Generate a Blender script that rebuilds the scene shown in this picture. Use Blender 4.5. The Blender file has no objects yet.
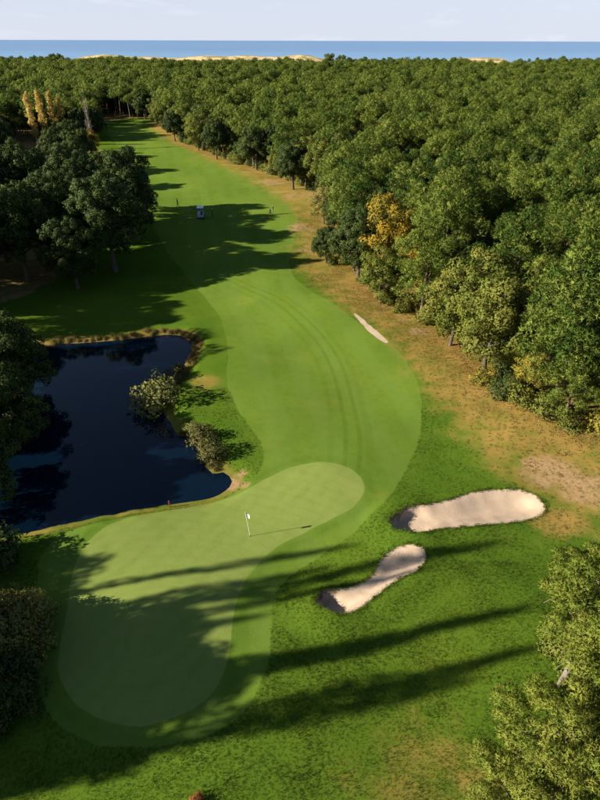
import bpy, math, random
import numpy as np
from mathutils import Matrix, Vector
from mathutils.geometry import delaunay_2d_cdt

rng = np.random.default_rng(7)
random.seed(7)
scene = bpy.context.scene
COL = scene.collection

# ------------------------------------------------------------------ camera
CAM_H = 30.0
PITCH = math.radians(32.9)
ROLL = math.radians(0.18)
FPX = 556.0                       # focal length for an 800 px high picture
sp, cp = math.sin(PITCH), math.cos(PITCH)
FWD = Vector((0, cp, -sp))
UP0 = Vector((0, sp, cp))
RT0 = Vector((1, 0, 0))
RT = RT0 * math.cos(ROLL) + UP0 * math.sin(ROLL)
UP = UP0 * math.cos(ROLL) - RT0 * math.sin(ROLL)
cam_d = bpy.data.cameras.new('camera')
cam = bpy.data.objects.new('camera', cam_d)
COL.objects.link(cam)
cam.matrix_world = Matrix(((RT.x, UP.x, -FWD.x, 0), (RT.y, UP.y, -FWD.y, 0), (RT.z, UP.z, -FWD.z, CAM_H), (0, 0, 0, 1)))
cam_d.sensor_fit = 'VERTICAL'
cam_d.sensor_height = 24.0
cam_d.lens = 24.0 * FPX / 800.0
cam_d.clip_start = 0.5
cam_d.clip_end = 120000
scene.camera = cam

# ------------------------------------------------------------------ sun, sky, exposure
SUN_AZ = math.radians(13.0)       # shadows fall to the right and 13 degrees away from the viewer
SUN_EL = math.radians(25.5)
shadow_dir = Vector((math.cos(SUN_AZ), math.sin(SUN_AZ), 0))
to_sun = Vector((-math.cos(SUN_AZ) * math.cos(SUN_EL), -math.sin(SUN_AZ) * math.cos(SUN_EL), math.sin(SUN_EL)))
sl = bpy.data.lights.new('sun', 'SUN')
sl.energy = 5.0
sl.angle = math.radians(0.7)
sl.color = (1.0, 0.92, 0.78)
so = bpy.data.objects.new('sun', sl)
COL.objects.link(so)
so.rotation_euler = to_sun.to_track_quat('Z', 'Y').to_euler()
so.location = (0, 0, 200)

world = bpy.data.worlds.new('World')
scene.world = world
world.use_nodes = True
wn, wl = world.node_tree.nodes, world.node_tree.links
wn.clear()
sky = wn.new('ShaderNodeTexSky')
sky.sky_type = 'NISHITA'
sky.sun_disc = False
sky.sun_elevation = SUN_EL
sky.sun_rotation = math.atan2(to_sun.x, to_sun.y)
sky.altitude = 30
sky.air_density = 0.7
sky.dust_density = 0.2
sky.ozone_density = 1.0
bg = wn.new('ShaderNodeBackground')
bg.inputs['Strength'].default_value = 0.055
wo = wn.new('ShaderNodeOutputWorld')
# pale maritime veil low over the whole horizon and a few thin cloud wisps
tc = wn.new('ShaderNodeTexCoord')
sz = wn.new('ShaderNodeSeparateXYZ'); wl.new(tc.outputs['Generated'], sz.inputs[0])
vf = wn.new('ShaderNodeMapRange'); vf.interpolation_type = 'SMOOTHSTEP'
for k_, q_ in (('From Min', 0.0), ('From Max', 0.26), ('To Min', 0.92), ('To Max', 0.0)): vf.inputs[k_].default_value = q_
wl.new(sz.outputs[2], vf.inputs['Value'])
mv = wn.new('ShaderNodeMix'); mv.data_type = 'RGBA'; mv.inputs['B'].default_value = (5.0, 5.35, 6.35, 1)
wl.new(vf.outputs[0], mv.inputs['Factor']); wl.new(sky.outputs[0], mv.inputs['A'])
mp = wn.new('ShaderNodeMapping'); mp.inputs['Scale'].default_value = (3.0, 3.0, 16.0)
cn = wn.new('ShaderNodeTexNoise'); cn.inputs['Scale'].default_value = 2.6; cn.inputs['Detail'].default_value = 7; cn.inputs['Roughness'].default_value = 0.62
cr = wn.new('ShaderNodeValToRGB'); cr.color_ramp.elements[0].position = 0.56; cr.color_ramp.elements[1].position = 0.8
cr.color_ramp.elements[1].color = (0.5, 0.5, 0.5, 1)
mx = wn.new('ShaderNodeMix'); mx.data_type = 'RGBA'
mx.inputs['B'].default_value = (7.2, 7.4, 7.8, 1)
wl.new(tc.outputs['Generated'], mp.inputs['Vector']); wl.new(mp.outputs[0], cn.inputs['Vector'])
cm = wn.new('ShaderNodeMath'); cm.operation = 'MULTIPLY'
wl.new(cn.outputs['Fac'], cr.inputs[0]); wl.new(cr.outputs[0], cm.inputs[0]); wl.new(vf.outputs[0], cm.inputs[1]); wl.new(cm.outputs[0], mx.inputs['Factor'])
wl.new(mv.outputs['Result'], mx.inputs['A']); wl.new(mx.outputs['Result'], bg.inputs['Color'])
wl.new(bg.outputs[0], wo.inputs['Surface'])

vs = scene.view_settings
scene.display_settings.display_device = 'sRGB'
vs.view_transform = 'Standard'; vs.look = 'None'; vs.gamma = 1.0; vs.use_curve_mapping = False
vs.exposure = 1.35

# ------------------------------------------------------------------ small helpers
def survey(px, py, z=0.0):
    """Where a sight line of the survey photo meets the level z: returns metres x, y."""
    u, v = (px - 300.0) / FPX, (py - 400.0) / FPX
    d = FWD + RT * u - UP * v
    t = (CAM_H - z) / -d.z
    return (d.x * t, d.y * t)

def S(pts, z=0.0):
    return np.array([survey(a, b, z) for a, b in pts])

def project(p):
    """x, y in 600x800 picture units and depth."""
    q = np.asarray(p, float) - np.array([0, 0, CAM_H])
    r = q @ np.array(RT); u = q @ np.array(UP); f = q @ np.array(FWD)
    f = np.where(np.abs(f) < 1e-6, 1e-6, f)
    return 300 + FPX * r / f, 400 - FPX * u / f, f

def smooth(a, b, x):
    t = np.clip((x - a) / (b - a), 0, 1)
    return t * t * (3 - 2 * t)

def spline(pts, step):
    """Closed Catmull-Rom curve resampled about every step metres."""
    P = np.asarray(pts, float); n = len(P); out = []
    for i in range(n):
        p0, p1, p2, p3 = P[i - 1], P[i], P[(i + 1) % n], P[(i + 2) % n]
        k = max(1, int(np.ceil(np.linalg.norm(p2 - p1) / step)))
        for j in range(k):
            t = j / k
            out.append(0.5 * (2 * p1 + (p2 - p0) * t + (2 * p0 - 5 * p1 + 4 * p2 - p3) * t * t + (3 * p1 - p0 - 3 * p2 + p3) * t ** 3))
    return np.array(out)

def inside(poly, pts):
    x, y = pts[:, 0], pts[:, 1]; r = np.zeros(len(pts), bool)
    n = len(poly); j = n - 1
    for i in range(n):
        xi, yi = poly[i]; xj, yj = poly[j]
        c = (yi > y) != (yj > y)
        if c.any():
            r ^= c & (x < (xj - xi) * (y - yi) / ((yj - yi) if yj != yi else 1e-9) + xi)
        j = i
    return r

def dist_line(line, pts, closed=False):
    best = np.full(len(pts), 1e9)
    n = len(line)
    for i in range(n if closed else n - 1):
        a, b = line[i], line[(i + 1) % n]
        ab = b - a; L = max(ab @ ab, 1e-9)
        t = np.clip(((pts - a) @ ab) / L, 0, 1)
        d = pts - a - t[:, None] * ab
        best = np.minimum(best, np.einsum('ij,ij->i', d, d))
    return np.sqrt(best)

def signed(poly, pts, margin=12.0):
    """Signed distance (negative inside); far points get a large value cheaply."""
    out = np.full(len(pts), 99.0)
    lo, hi = poly.min(0) - margin, poly.max(0) + margin
    m = ((pts > lo) & (pts < hi)).all(1)
    if m.any():
        q = pts[m]
        d = dist_line(poly, q, True)
        out[m] = np.where(inside(poly, q), -d, d)
    return out

def mesh_np(name, V, F, normals=None, attrs=None, smooth_shade=True, mats=None):
    V = np.asarray(V, np.float32); F = np.asarray(F, np.int32)
    k = F.shape[1]
    me = bpy.data.meshes.new(name)
    me.vertices.add(len(V)); me.vertices.foreach_set('co', V.ravel())
    me.loops.add(F.size); me.loops.foreach_set('vertex_index', F.ravel())
    me.polygons.add(len(F))
    me.polygons.foreach_set('loop_start', np.arange(0, F.size, k, dtype=np.int32))
    me.polygons.foreach_set('loop_total', np.full(len(F), k, np.int32))
    me.polygons.foreach_set('use_smooth', np.full(len(F), smooth_shade))
    if mats is not None:
        me.polygons.foreach_set('material_index', np.asarray(mats, np.int32))
    me.update(calc_edges=True)
    for an, av in (attrs or {}).items():
        a = me.attributes.new(an, 'FLOAT', 'POINT'); a.data.foreach_set('value', np.asarray(av, np.float32))
    if normals is not None:
        me.normals_split_custom_set_from_vertices(np.asarray(normals, np.float32))
    return me

def obj(name, me, mat=None, parent=None, loc=(0, 0, 0)):
    o = bpy.data.objects.new(name, me); COL.objects.link(o)
    if mat is not None and me is not None and len(me.materials) == 0:
        for m in (mat if isinstance(mat, (list, tuple)) else [mat]): me.materials.append(m)
    o.location = loc
    if parent: o.parent = parent
    return o

def tag(o, label=None, cat=None, group=None, kind=None):
    if label: o['label'] = label
    if cat: o['category'] = cat
    if group: o['group'] = group
    if kind: o['kind'] = kind
    return o

def empty(name, loc, rz=0, s=1.0):
    o = bpy.data.objects.new(name, None); COL.objects.link(o)
    o.location = loc; o.rotation_euler = (0, 0, rz); o.scale = (s, s, s) if not isinstance(s, tuple) else s
    o.empty_display_size = 0.3
    return o

# ------------------------------------------------------------------ materials
class NT:
    def __init__(self, name):
        self.m = bpy.data.materials.new(name); self.m.use_nodes = True
        self.n = self.m.node_tree.nodes; self.l = self.m.node_tree.links
        self.b = self.n['Principled BSDF']; self.o = self.n['Material Output']
        self.b.inputs['Specular IOR Level'].default_value = 0.25
    def new(self, t, **kw):
        x = self.n.new(t)
        for k, v in kw.items(): setattr(x, k, v)
        return x
    def pos(self):
        return self.new('ShaderNodeNewGeometry').outputs['Position']
    def noise(self, scale, detail=4, rough=0.55, vec=None, dist=0.0):
        x = self.new('ShaderNodeTexNoise'); x.inputs['Scale'].default_value = scale; x.inputs['Detail'].default_value = detail
        x.inputs['Roughness'].default_value = rough; x.inputs['Distortion'].default_value = dist
        self.l.new(vec if vec is not None else self.pos(), x.inputs['Vector'])
        return x.outputs['Fac']
    def math(self, op, a, b=None, c=None, clamp=False):
        x = self.new('ShaderNodeMath', operation=op); x.use_clamp = clamp
        for i, v in enumerate((a, b, c)):
            if v is None: continue
            if isinstance(v, (int, float)): x.inputs[i].default_value = v
            else: self.l.new(v, x.inputs[i])
        return x.outputs[0]
    def step(self, v, lo, hi, a=0.0, b=1.0):
        x = self.new('ShaderNodeMapRange'); x.interpolation_type = 'SMOOTHSTEP'
        self.l.new(v, x.inputs['Value'])
        for k, q in (('From Min', lo), ('From Max', hi), ('To Min', a), ('To Max', b)): x.inputs[k].default_value = q
        return x.outputs['Result']
    def mix(self, f, a, b, mode='MIX'):
        x = self.new('ShaderNodeMix', data_type='RGBA', blend_type=mode)
        for k, v in (('Factor', f), ('A', a), ('B', b)):
            if isinstance(v, (int, float)): x.inputs[k].default_value = v
            elif isinstance(v, tuple): x.inputs[k].default_value = (*v, 1)
            else: self.l.new(v, x.inputs[k])
        return x.outputs['Result']
    def attr(self, name, t='GEOMETRY'):
        x = self.new('ShaderNodeAttribute'); x.attribute_name = name; x.attribute_type = t
        return x.outputs['Fac']
    def color(self, c):
        if isinstance(c, tuple): self.b.inputs['Base Color'].default_value = (*c, 1)
        else: self.l.new(c, self.b.inputs['Base Color'])
    def bump(self, h, strength, dist):
        x = self.new('ShaderNodeBump'); x.inputs['Strength'].default_value = strength; x.inputs['Distance'].default_value = dist
        self.l.new(h, x.inputs['Height']); self.l.new(x.outputs[0], self.b.inputs['Normal'])
    def rough(self, r):
        self.b.inputs['Roughness'].default_value = r

def plain(name, c, rough=0.6, spec=0.3, var=0.12, scale=20.0, metal=0.0):
    t = NT(name); n = t.noise(scale, 3)
    t.color(t.mix(t.step(n, 0.3, 0.7), tuple(v * (1 - var) for v in c), tuple(min(1, v * (1 + var)) for v in c)))
    t.rough(rough); t.b.inputs['Specular IOR Level'].default_value = spec; t.b.inputs['Metallic'].default_value = metal
    return t.m

def grass_mat(name, lo, hi, dryc, mow=None, tracks=None, fine=1.0, wearc=(0.25, 0.155, 0.072)):
    t = NT(name)
    big = t.noise(0.055, 4); mid = t.noise(0.45, 5, 0.6); grain = t.noise(8.0, 5, 0.7); tiny = t.noise(30.0, 3, 0.7)
    c = t.mix(t.step(big, 0.3, 0.7), lo, hi)
    c = t.mix(t.step(mid, 0.3, 0.75, 0.0, 0.55), c, tuple(0.5 * (a + b) * 1.12 for a, b in zip(lo, hi)))
    c = t.mix(t.step(grain, 0.42, 0.75, 0.0, 0.4 * fine), c, tuple(v * 0.68 for v in lo))
    c = t.mix(t.step(t.noise(1.3, 6, 0.7), 0.45, 0.7, 0.0, 0.35), c, (lo[0] * 0.72, lo[1] * 0.82, lo[2] * 0.8))
    c = t.mix(t.step(t.noise(0.17, 5, 0.6), 0.52, 0.72, 0.0, 0.4), c, (hi[0] * 1.28, hi[1] * 1.08, hi[2] * 1.2))
    c = t.mix(t.math('MULTIPLY', t.attr('ring'), t.step(mid, 0.3, 0.7, 0.3, 0.65)), c, (lo[0] * 0.66, lo[1] * 0.78, lo[2] * 0.7))
    c = t.mix(t.math('MULTIPLY', t.attr('cut'), t.step(mid, 0.3, 0.7, 0.15, 0.6)), c, (0.088, 0.148, 0.016))
    c = t.mix(t.step(tiny, 0.5, 0.8, 0.0, 0.35 * fine), c, tuple(min(1, v * 1.5) for v in hi))
    if mow is not None:
        c = mow(t, c)
    if tracks is not None:
        c = tracks(t, c)
    # dry, straw coloured turf and bare soil: where the attribute says so, broken up by noise
    d = t.attr('dry')
    dn = t.math('ADD', d, t.math('MULTIPLY', t.math('SUBTRACT', t.math('ADD', t.math('MULTIPLY', mid, 0.6), t.math('MULTIPLY', grain, 0.4)), 0.5), 1.9))
    dry2 = t.mix(t.step(t.noise(0.28, 5, 0.65), 0.35, 0.68), dryc, (dryc[0] * 0.62, dryc[1] * 0.70, dryc[2] * 0.6))
    dry2 = t.mix(t.step(t.noise(1.6, 5, 0.7), 0.5, 0.72, 0.0, 0.7), dry2, (dryc[0] * 1.02, dryc[1] * 0.80, dryc[2] * 0.62))
    dry2 = t.mix(t.step(grain, 0.5, 0.75, 0.0, 0.5), dry2, tuple(v * 0.55 for v in dryc))
    c = t.mix(t.step(dn, 0.2, 0.85, 0.0, 0.92), c, dry2)
    w = t.attr('wear')
    wn_ = t.math('ADD', w, t.math('MULTIPLY', t.math('SUBTRACT', t.math('ADD', t.math('MULTIPLY', t.noise(0.7, 6, 0.7), 0.7), t.math('MULTIPLY', mid, 0.3)), 0.5), 2.2))
    wc = t.mix(t.step(t.noise(2.2, 6, 0.75), 0.35, 0.65), wearc, (wearc[0] * 1.35, wearc[1] * 1.45, wearc[2] * 1.6))
    wc = t.mix(t.step(grain, 0.45, 0.7, 0.0, 0.6), wc, tuple(v * 0.6 for v in wearc))
    c = t.mix(t.step(wn_, 0.3, 0.85, 0.0, 0.9), c, wc)
    du = t.attr('dune')
    sandc = t.mix(t.step(t.noise(0.09, 6, 0.65), 0.44, 0.56), (0.54, 0.40, 0.22), (0.24, 0.20, 0.075))
    c = t.mix(du, c, sandc)
    t.color(c); t.rough(0.95); t.b.inputs['Specular IOR Level'].default_value = 0.0
    t.bump(t.math('ADD', t.math('MULTIPLY', grain, 0.6), t.math('MULTIPLY', tiny, 0.5)), 0.55 * fine, 0.06)
    return t.m

def leaf_mat(name, c1, c2, c3, trans=0.22, rough=0.6, dark=0.4):
    """c1..c2 vary tree by tree, c3 is the tint of some leaf clumps."""
    t = NT(name)
    oi = t.new('ShaderNodeObjectInfo').outputs['Random']
    c = t.mix(t.step(oi, 0.0, 1.0), c1, c2)
    c = t.mix(t.math('MULTIPLY', t.attr('shade'), 0.75), c, c3)
    c = t.mix(t.step(t.noise(3.0, 3), 0.4, 0.75, 0.0, dark), c, tuple(v * 0.6 for v in c1))
    t.color(c); t.rough(rough); t.b.inputs['Specular IOR Level'].default_value = 0.08
    tr = t.new('ShaderNodeBsdfTranslucent'); t.l.new(c, tr.inputs['Color'])
    ms = t.new('ShaderNodeMixShader'); ms.inputs[0].default_value = trans
    t.l.new(t.b.outputs[0], ms.inputs[1]); t.l.new(tr.outputs[0], ms.inputs[2]); t.l.new(ms.outputs[0], t.o.inputs['Surface'])
    return t.m

def bark_mat(name, a, b):
    t = NT(name); n = t.noise(6.0, 5, 0.7)
    t.color(t.mix(t.step(n, 0.35, 0.65), a, b)); t.rough(0.9); t.bump(n, 0.6, 0.05)
    return t.m

# ------------------------------------------------------------------ the course: outlines in metres
WATER_Z = -0.55
pond = spline(S([(48, 346), (85, 343), (125, 340), (158, 335), (180, 337), (190, 348), (186, 361), (178, 376), (166, 388), (160, 402), (166, 420),
                 (180, 436), (193, 438), (199, 446), (204, 462), (212, 474), (222, 474), (228, 482), (222, 491), (200, 499), (165, 505), (120, 512),
                 (70, 521), (30, 531), (-15, 541), (-90, 548), (-140, 480), (-110, 400), (-40, 362), (10, 351)], WATER_Z), 0.8)
green = spline(S([(318, 462), (345, 466), (361, 477), (364, 491), (352, 507), (330, 519), (303, 532), (274, 548), (252, 570), (239, 595), (233, 622),
                  (230, 650), (221, 681), (200, 705), (168, 720), (130, 726), (96, 716), (71, 697), (58, 670), (60, 640), (66, 610), (71, 582),
                  (83, 552), (103, 531), (132, 517), (168, 508), (206, 500), (238, 491), (264, 478), (290, 467)]), 0.5)
fairway = spline(S([(152, 122), (164, 130), (182, 144), (212, 158), (245, 172), (275, 188), (293, 206), (297, 226), (291, 248), (290, 268), (300, 285),
                    (328, 303), (352, 320), (390, 345), (410, 368), (421, 392), (422, 412), (417, 440), (404, 472), (386, 500), (360, 526), (330, 548),
                    (298, 568), (278, 588), (272, 612), (271, 640), (266, 668), (250, 705), (220, 732), (175, 745), (125, 748), (80, 738), (50, 712),
                    (36, 672), (38, 625), (36, 585), (42, 556), (70, 532), (120, 518), (170, 507), (215, 498), (245, 484), (263, 462), (260, 442), (246, 424),
                    (234, 404), (228, 385), (227, 355), (222, 322), (205, 296), (182, 270), (160, 240), (148, 212), (138, 182), (120, 150), (108, 130), (125, 123)]), 0.8)
bunker1 = spline(S([(399, 514), (409, 509), (425, 505), (445, 501), (475, 491), (500, 488), (525, 490), (541, 498), (547, 507), (540, 515), (515, 521),
                    (475, 527), (445, 531), (420, 536), (405, 535), (393, 531), (388, 523)]), 0.3)
bunker2 = spline(S([(422, 551), (426, 560), (416, 573), (396, 583), (382, 592), (369, 603), (348, 615), (331, 614), (319, 607), (315, 599), (322, 592),
                    (340, 589), (360, 584), (373, 575), (378, 562), (390, 553), (407, 548)]), 0.3)
scrape = spline(S([(354, 316), (362, 320), (370, 328), (380, 337), (388, 343.5), (386, 345.5), (377, 340), (367, 331.5), (358, 322)]), 0.4)

def ragged(L, amp, seed):
    r = np.random.default_rng(seed); n = len(L)
    t_ = np.roll(L, -1, 0) - np.roll(L, 1, 0); nn = np.stack([t_[:, 1], -t_[:, 0]], 1); nn /= np.linalg.norm(nn, axis=1)[:, None]
    e = r.normal(size=n); e = 0.5 * e + 0.25 * (np.roll(e, 1) + np.roll(e, -1)) + 0.8 * np.sin(np.arange(n) * 0.31 + r.random() * 6) * r.random()
    return L + nn * (e * amp)[:, None]
fairway = ragged(fairway, 0.09, 1); green = ragged(green, 0.03, 2); bunker1 = ragged(bunker1, 0.07, 3); bunker2 = ragged(bunker2, 0.07, 4); scrape = ragged(scrape, 0.07, 5); pond = ragged(pond, 0.16, 6)

right_edge_px = [(150, 121), (168, 130), (185, 142), (215, 156), (250, 168), (290, 182), (318, 195), (333, 208), (338, 228), (346, 262), (365, 288), (385, 303), (415, 315),
                 (440, 326), (456, 346), (480, 371), (502, 393), (530, 413), (560, 433), (600, 446), (660, 462), (760, 480)]
right_edge = S(right_edge_px)
left_edge_px = [(96, 123), (96, 140), (104, 165), (112, 200), (100, 232), (40, 290), (-60, 330), (-200, 360)]
left_edge = S(left_edge_px)
dry_line = S([(158, 125), (180, 139), (210, 153), (250, 171), (282, 188), (305, 203), (316, 222), (312, 245), (316, 266), (335, 283), (365, 305), (400, 325), (430, 350),
              (460, 385), (500, 425), (545, 465), (600, 490), (680, 520)])

def wob(x, y):
    return (0.014 * np.sin(x * 1.7 + 1.3 * np.sin(y * 0.9)) * np.sin(y * 1.5 + x * 0.4) + 0.24 * np.sin(x * 0.13 + 0.7) * np.sin(y * 0.11 + 0.3) + 0.15 * np.sin(x * 0.27 + y * 0.19) + 0.06 * np.sin(x * 0.5 - y * 0.41 + 2))

def ridge(x):
    return 10.8 + 5.8 * smooth(-250, -205, x) * (1 - smooth(0, 40, x)) + 6.2 * smooth(140, 158, x) * (1 - smooth(195, 215, x)) + 0.9 * np.sin(x * 0.021 + 1.2) + 0.7 * np.sin(x * 0.057) + 0.5 * np.sin(x * 0.13 + 2.0)

def height(P, full=True):
    x, y = P[:, 0], P[:, 1]
    z = wob(x, y) * smooth(-40, 10, y + 0 * x)
    # land rises towards the dune ridge, then falls to the sea
    z = z + 2.0 * smooth(330, 560, y) + (ridge(x) - 2) * smooth(560, 640, y) * (1 - smooth(655, 760, y)) - 14 * smooth(655, 760, y)
    if full:
        s = signed(pond, P)
        bank = np.where(s < 0, -0.55 - np.minimum(1.6, -s * 0.6), -0.55 * (1 - smooth(0.0, 2.2, s)))
        z = np.where(s < 2.2, bank + z * smooth(0, 2.2, s), z)
        for b, c, depth in ((bunker1, 0, 0.5), (bunker2, 1, 0.52)):
            sb = signed(b, P)
            m = sb < 6
            if not m.any(): continue
            cx, cy = b.mean(0)
            k = (x - cx) * math.cos(SUN_AZ) + (y - cy) * math.sin(SUN_AZ)
            half = np.abs(b[:, 0] - cx).max()
            side = smooth(-half * 0.95, -half * 0.2, k)            # 0 at the steep face, 1 at the open end
            w = 0.22 + 1.5 * side
            inn = -depth * smooth(0, 1, np.clip(-sb / w, 0, 1))
            lip = 0.32 * (1 - 0.75 * side) * (1 - smooth(0.0, 2.6, np.abs(sb)))
            z = np.where(m, z + np.where(sb < 0, inn + lip * (1 - smooth(0, 1, np.clip(-sb / w, 0, 1))), lip), z)
    return z

def zat(x, y):
    return float(height(np.array([[x, y]], float))[0])

# one triangulation for everything, so that the pieces of the course meet edge to edge
pts = []
def grid(x0, x1, y0, y1, st, jit=0.25):
    gx, gy = np.meshgrid(np.arange(x0, x1, st), np.arange(y0, y1, st))
    g = np.stack([gx.ravel(), gy.ravel()], 1) + rng.uniform(-jit, jit, (gx.size, 2)) * st
    return g
g1 = grid(-45, 50, 4, 78, 1.0)
g2 = grid(-130, 130, -30, 330, 4.0); g2 = g2[~((np.abs(g2[:, 0]) < 50) & (g2[:, 1] > 4) & (g2[:, 1] < 78))]
g3 = grid(-420, 420, -150, 800, 11.0); g3 = g3[~((np.abs(g3[:, 0]) < 131) & (g3[:, 1] > -30) & (g3[:, 1] < 330))]
g4 = grid(-2600, 2600, -700, 810, 70.0); g4 = g4[~((np.abs(g4[:, 0]) < 420) & (g4[:, 1] > -150))]
fine = []
for poly, lim in ((pond, 2.6), (bunker1, 2.0), (bunker2, 2.0), (green, 1.9)):
    lo, hi = poly.min(0) - 3, poly.max(0) + 3
    q = grid(lo[0], hi[0], lo[1], hi[1], 0.3 if poly is bunker1 or poly is bunker2 else 0.5)
    s_ = signed(poly, q); fine.append(q[np.abs(s_) < lim])
allp = np.concatenate([g1, g2, g3, g4] + fine)
outer = np.array([[-2700, -760], [2700, -760], [2700, 830], [-2700, 830]], float)
loops = [pond, green, fairway, bunker1, bunker2, scrape]
keep = np.ones(len(allp), bool)
for L in loops:
    s_ = signed(L, allp, 1.0); keep &= np.abs(s_) > 0.12
allp = allp[keep]
verts = [tuple(p) for p in allp]; edges = []
for L in loops + [outer]:
    b0 = len(verts); verts += [tuple(p) for p in L]
    edges += [(b0 + i, b0 + (i + 1) % len(L)) for i in range(len(L))]
res = delaunay_2d_cdt([Vector(v) for v in verts], edges, [], 0, 1e-4)
V2 = np.array([tuple(v) for v in res[0]]); F2 = np.array([f for f in res[2] if len(f) == 3], np.int32)
cen = V2[F2].mean(1)
region = np.zeros(len(F2), int)                        # 0 rough ground
for i, L in ((1, fairway), (2, green), (3, bunker1), (4, bunker2), (5, scrape), (6, pond)):
    region[inside(L, cen)] = i
Z = height(V2)
# a few millimetres of difference would gap, so the levels are shared
in_forest_r = np.concatenate([right_edge, [[900, right_edge[-1][1]], [900, 620], [-300, 620], right_edge[0] + [-30, 20]]])
in_forest_l = np.concatenate([left_edge, [[-700, left_edge[-1][1]], [-700, 620], [-120, 620], left_edge[0] + [0, 20]]])
d_dry = dist_line(dry_line, V2)
widths = 3.6 + 1.0 * smooth(90, 30, V2[:, 1]) + 2.0 * smooth(90, 170, V2[:, 1])
dry = 0.67 * (1 - smooth(0.3, 1.8, d_dry / widths)) + 0.36 * (1 - smooth(0.0, 3.5, dist_line(right_edge, V2)))
fr = inside(in_forest_r, V2); fl = inside(in_forest_l, V2)
dry = np.maximum(dry, 0.62 * fr)
pd = signed(pond, V2)
bank_top = smooth(50, 58, V2[:, 1]) * (V2[:, 0] < -9)
dry = np.maximum(dry, (1 - smooth(0.5, 2.2 , pd)) * (0.5 + 0.5 * bank_top))
# straw tint in the near rough towards the bottom right
c0 = np.array(survey(440, 790)); dry = np.maximum(dry, 0.5 * (1 - smooth(1.0, 6.5, np.linalg.norm((V2 - c0) * [0.8, 1.0], axis=1))))
c1 = np.array(survey(560, 520)); dry = np.maximum(dry, 0.8 * (1 - smooth(0.5, 3.0, np.linalg.norm((V2 - c1) * [0.7, 1.0], axis=1))))
c2 = np.array(survey(205, 385)); dry = np.maximum(dry, 0.55 * (1 - smooth(0.5, 3.5, np.linalg.norm((V2 - c2), axis=1))))
wear = np.zeros(len(V2))
for (px, py, r, a) in ((548, 472, 3.6, 0.85), (575, 482, 3.6, 0.8), (600, 492, 4, 0.75), (526, 462, 1.6, 0.7), (300, 228, 5.0, 0.75), (306, 248, 4.0, 0.7), (298, 196, 5, 0.8), (270, 183, 6, 0.7),
                       (232, 479, 1.3, 0.95), (241, 470, 0.9, 0.9), (244, 482, 0.8, 0.8), (188, 432, 0.9, 0.9), (195, 441, 0.7, 0.7), (420, 332, 2.6, 0.6), (402, 320, 2.0, 0.6), (100, 121, 9, 0.8), (115, 119, 8, 0.7)):
    wear = np.maximum(wear, a * (1 - smooth(0.3, 1.0, np.linalg.norm(V2 - np.array(survey(px, py)), axis=1) / r)))
wear = np.maximum(wear, 0.7 * fl * (V2[:, 1] < 520))
wear = np.maximum(wear, 0.45 * fr * (V2[:, 1] < 520))
sand_far = smooth(585, 615, V2[:, 1])


cut = (1 - smooth(0.0, 1.6, np.abs(signed(fairway, V2)))) * (signed(fairway, V2) > -0.01)

ring = np.exp(-((signed(green, V2) - 0.55) / 0.42) ** 2)
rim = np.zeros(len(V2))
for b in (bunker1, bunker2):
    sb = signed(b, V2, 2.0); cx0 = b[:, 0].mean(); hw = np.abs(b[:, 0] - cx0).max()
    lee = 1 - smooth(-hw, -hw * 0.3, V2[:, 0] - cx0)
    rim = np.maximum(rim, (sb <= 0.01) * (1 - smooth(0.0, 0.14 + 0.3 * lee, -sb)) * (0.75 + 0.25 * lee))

def piece(ids):
    F = F2[np.isin(region, ids)]
    u, inv = np.unique(F, return_inverse=True)
    V = np.column_stack([V2[u], Z[u]])
    return V, inv.reshape(F.shape), u

# tyre tracks on the fairway: two wheel lines of one vehicle along an arc
def circle3(a, b, c):
    (ax, ay), (bx, by), (cx_, cy_) = a, b, c
    d = 2 * (ax * (by - cy_) + bx * (cy_ - ay) + cx_ * (ay - by))
    ux = ((ax * ax + ay * ay) * (by - cy_) + (bx * bx + by * by) * (cy_ - ay) + (cx_ * cx_ + cy_ * cy_) * (ay - by)) / d
    uy = ((ax * ax + ay * ay) * (cx_ - bx) + (bx * bx + by * by) * (ax - cx_) + (cx_ * cx_ + cy_ * cy_) * (bx - ax)) / d
    return ux, uy, math.hypot(ax - ux, ay - uy)
TR = circle3(survey(256, 290), survey(335, 362), survey(352, 425))
def tracks(t, c):
    sx = t.new('ShaderNodeSeparateXYZ'); t.l.new(t.pos(), sx.inputs[0])
    X, Y = sx.outputs[0], sx.outputs[1]
    wobn = t.math('MULTIPLY', t.math('SUBTRACT', t.noise(0.06, 1), 0.5), 1.6)
    r = t.math('ADD', t.math('SQRT', t.math('ADD', t.math('POWER', t.math('SUBTRACT', X, TR[0]), 2), t.math('POWER', t.math('SUBTRACT', Y, TR[1]), 2))), wobn)
    rn = t.noise(0.5, 4)
    span = t.math('MULTIPLY', t.step(Y, 31.5, 35.0), t.math('SUBTRACT', 1.0, t.step(Y, 74.0, 86.0)))
    span = t.math('MULTIPLY', span, t.step(X, TR[0], TR[0] + 1.0))
    for off, am, wd in ((-0.62, 0.34, 0.13), (0.62, 0.34, 0.13), (-1.9, 0.16, 0.16), (1.5, 0.16, 0.2)):
        e = t.math('ABSOLUTE', t.math('SUBTRACT', r, TR[2] + off))
        f = t.math('MULTIPLY', t.math('MULTIPLY', t.step(e, wd, wd * 2.2, am, 0.0), span), t.step(rn, 0.25, 0.6, 0.45, 1.0))
        c = t.mix(f, c, (0.052, 0.102, 0.010))
    return c

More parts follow.
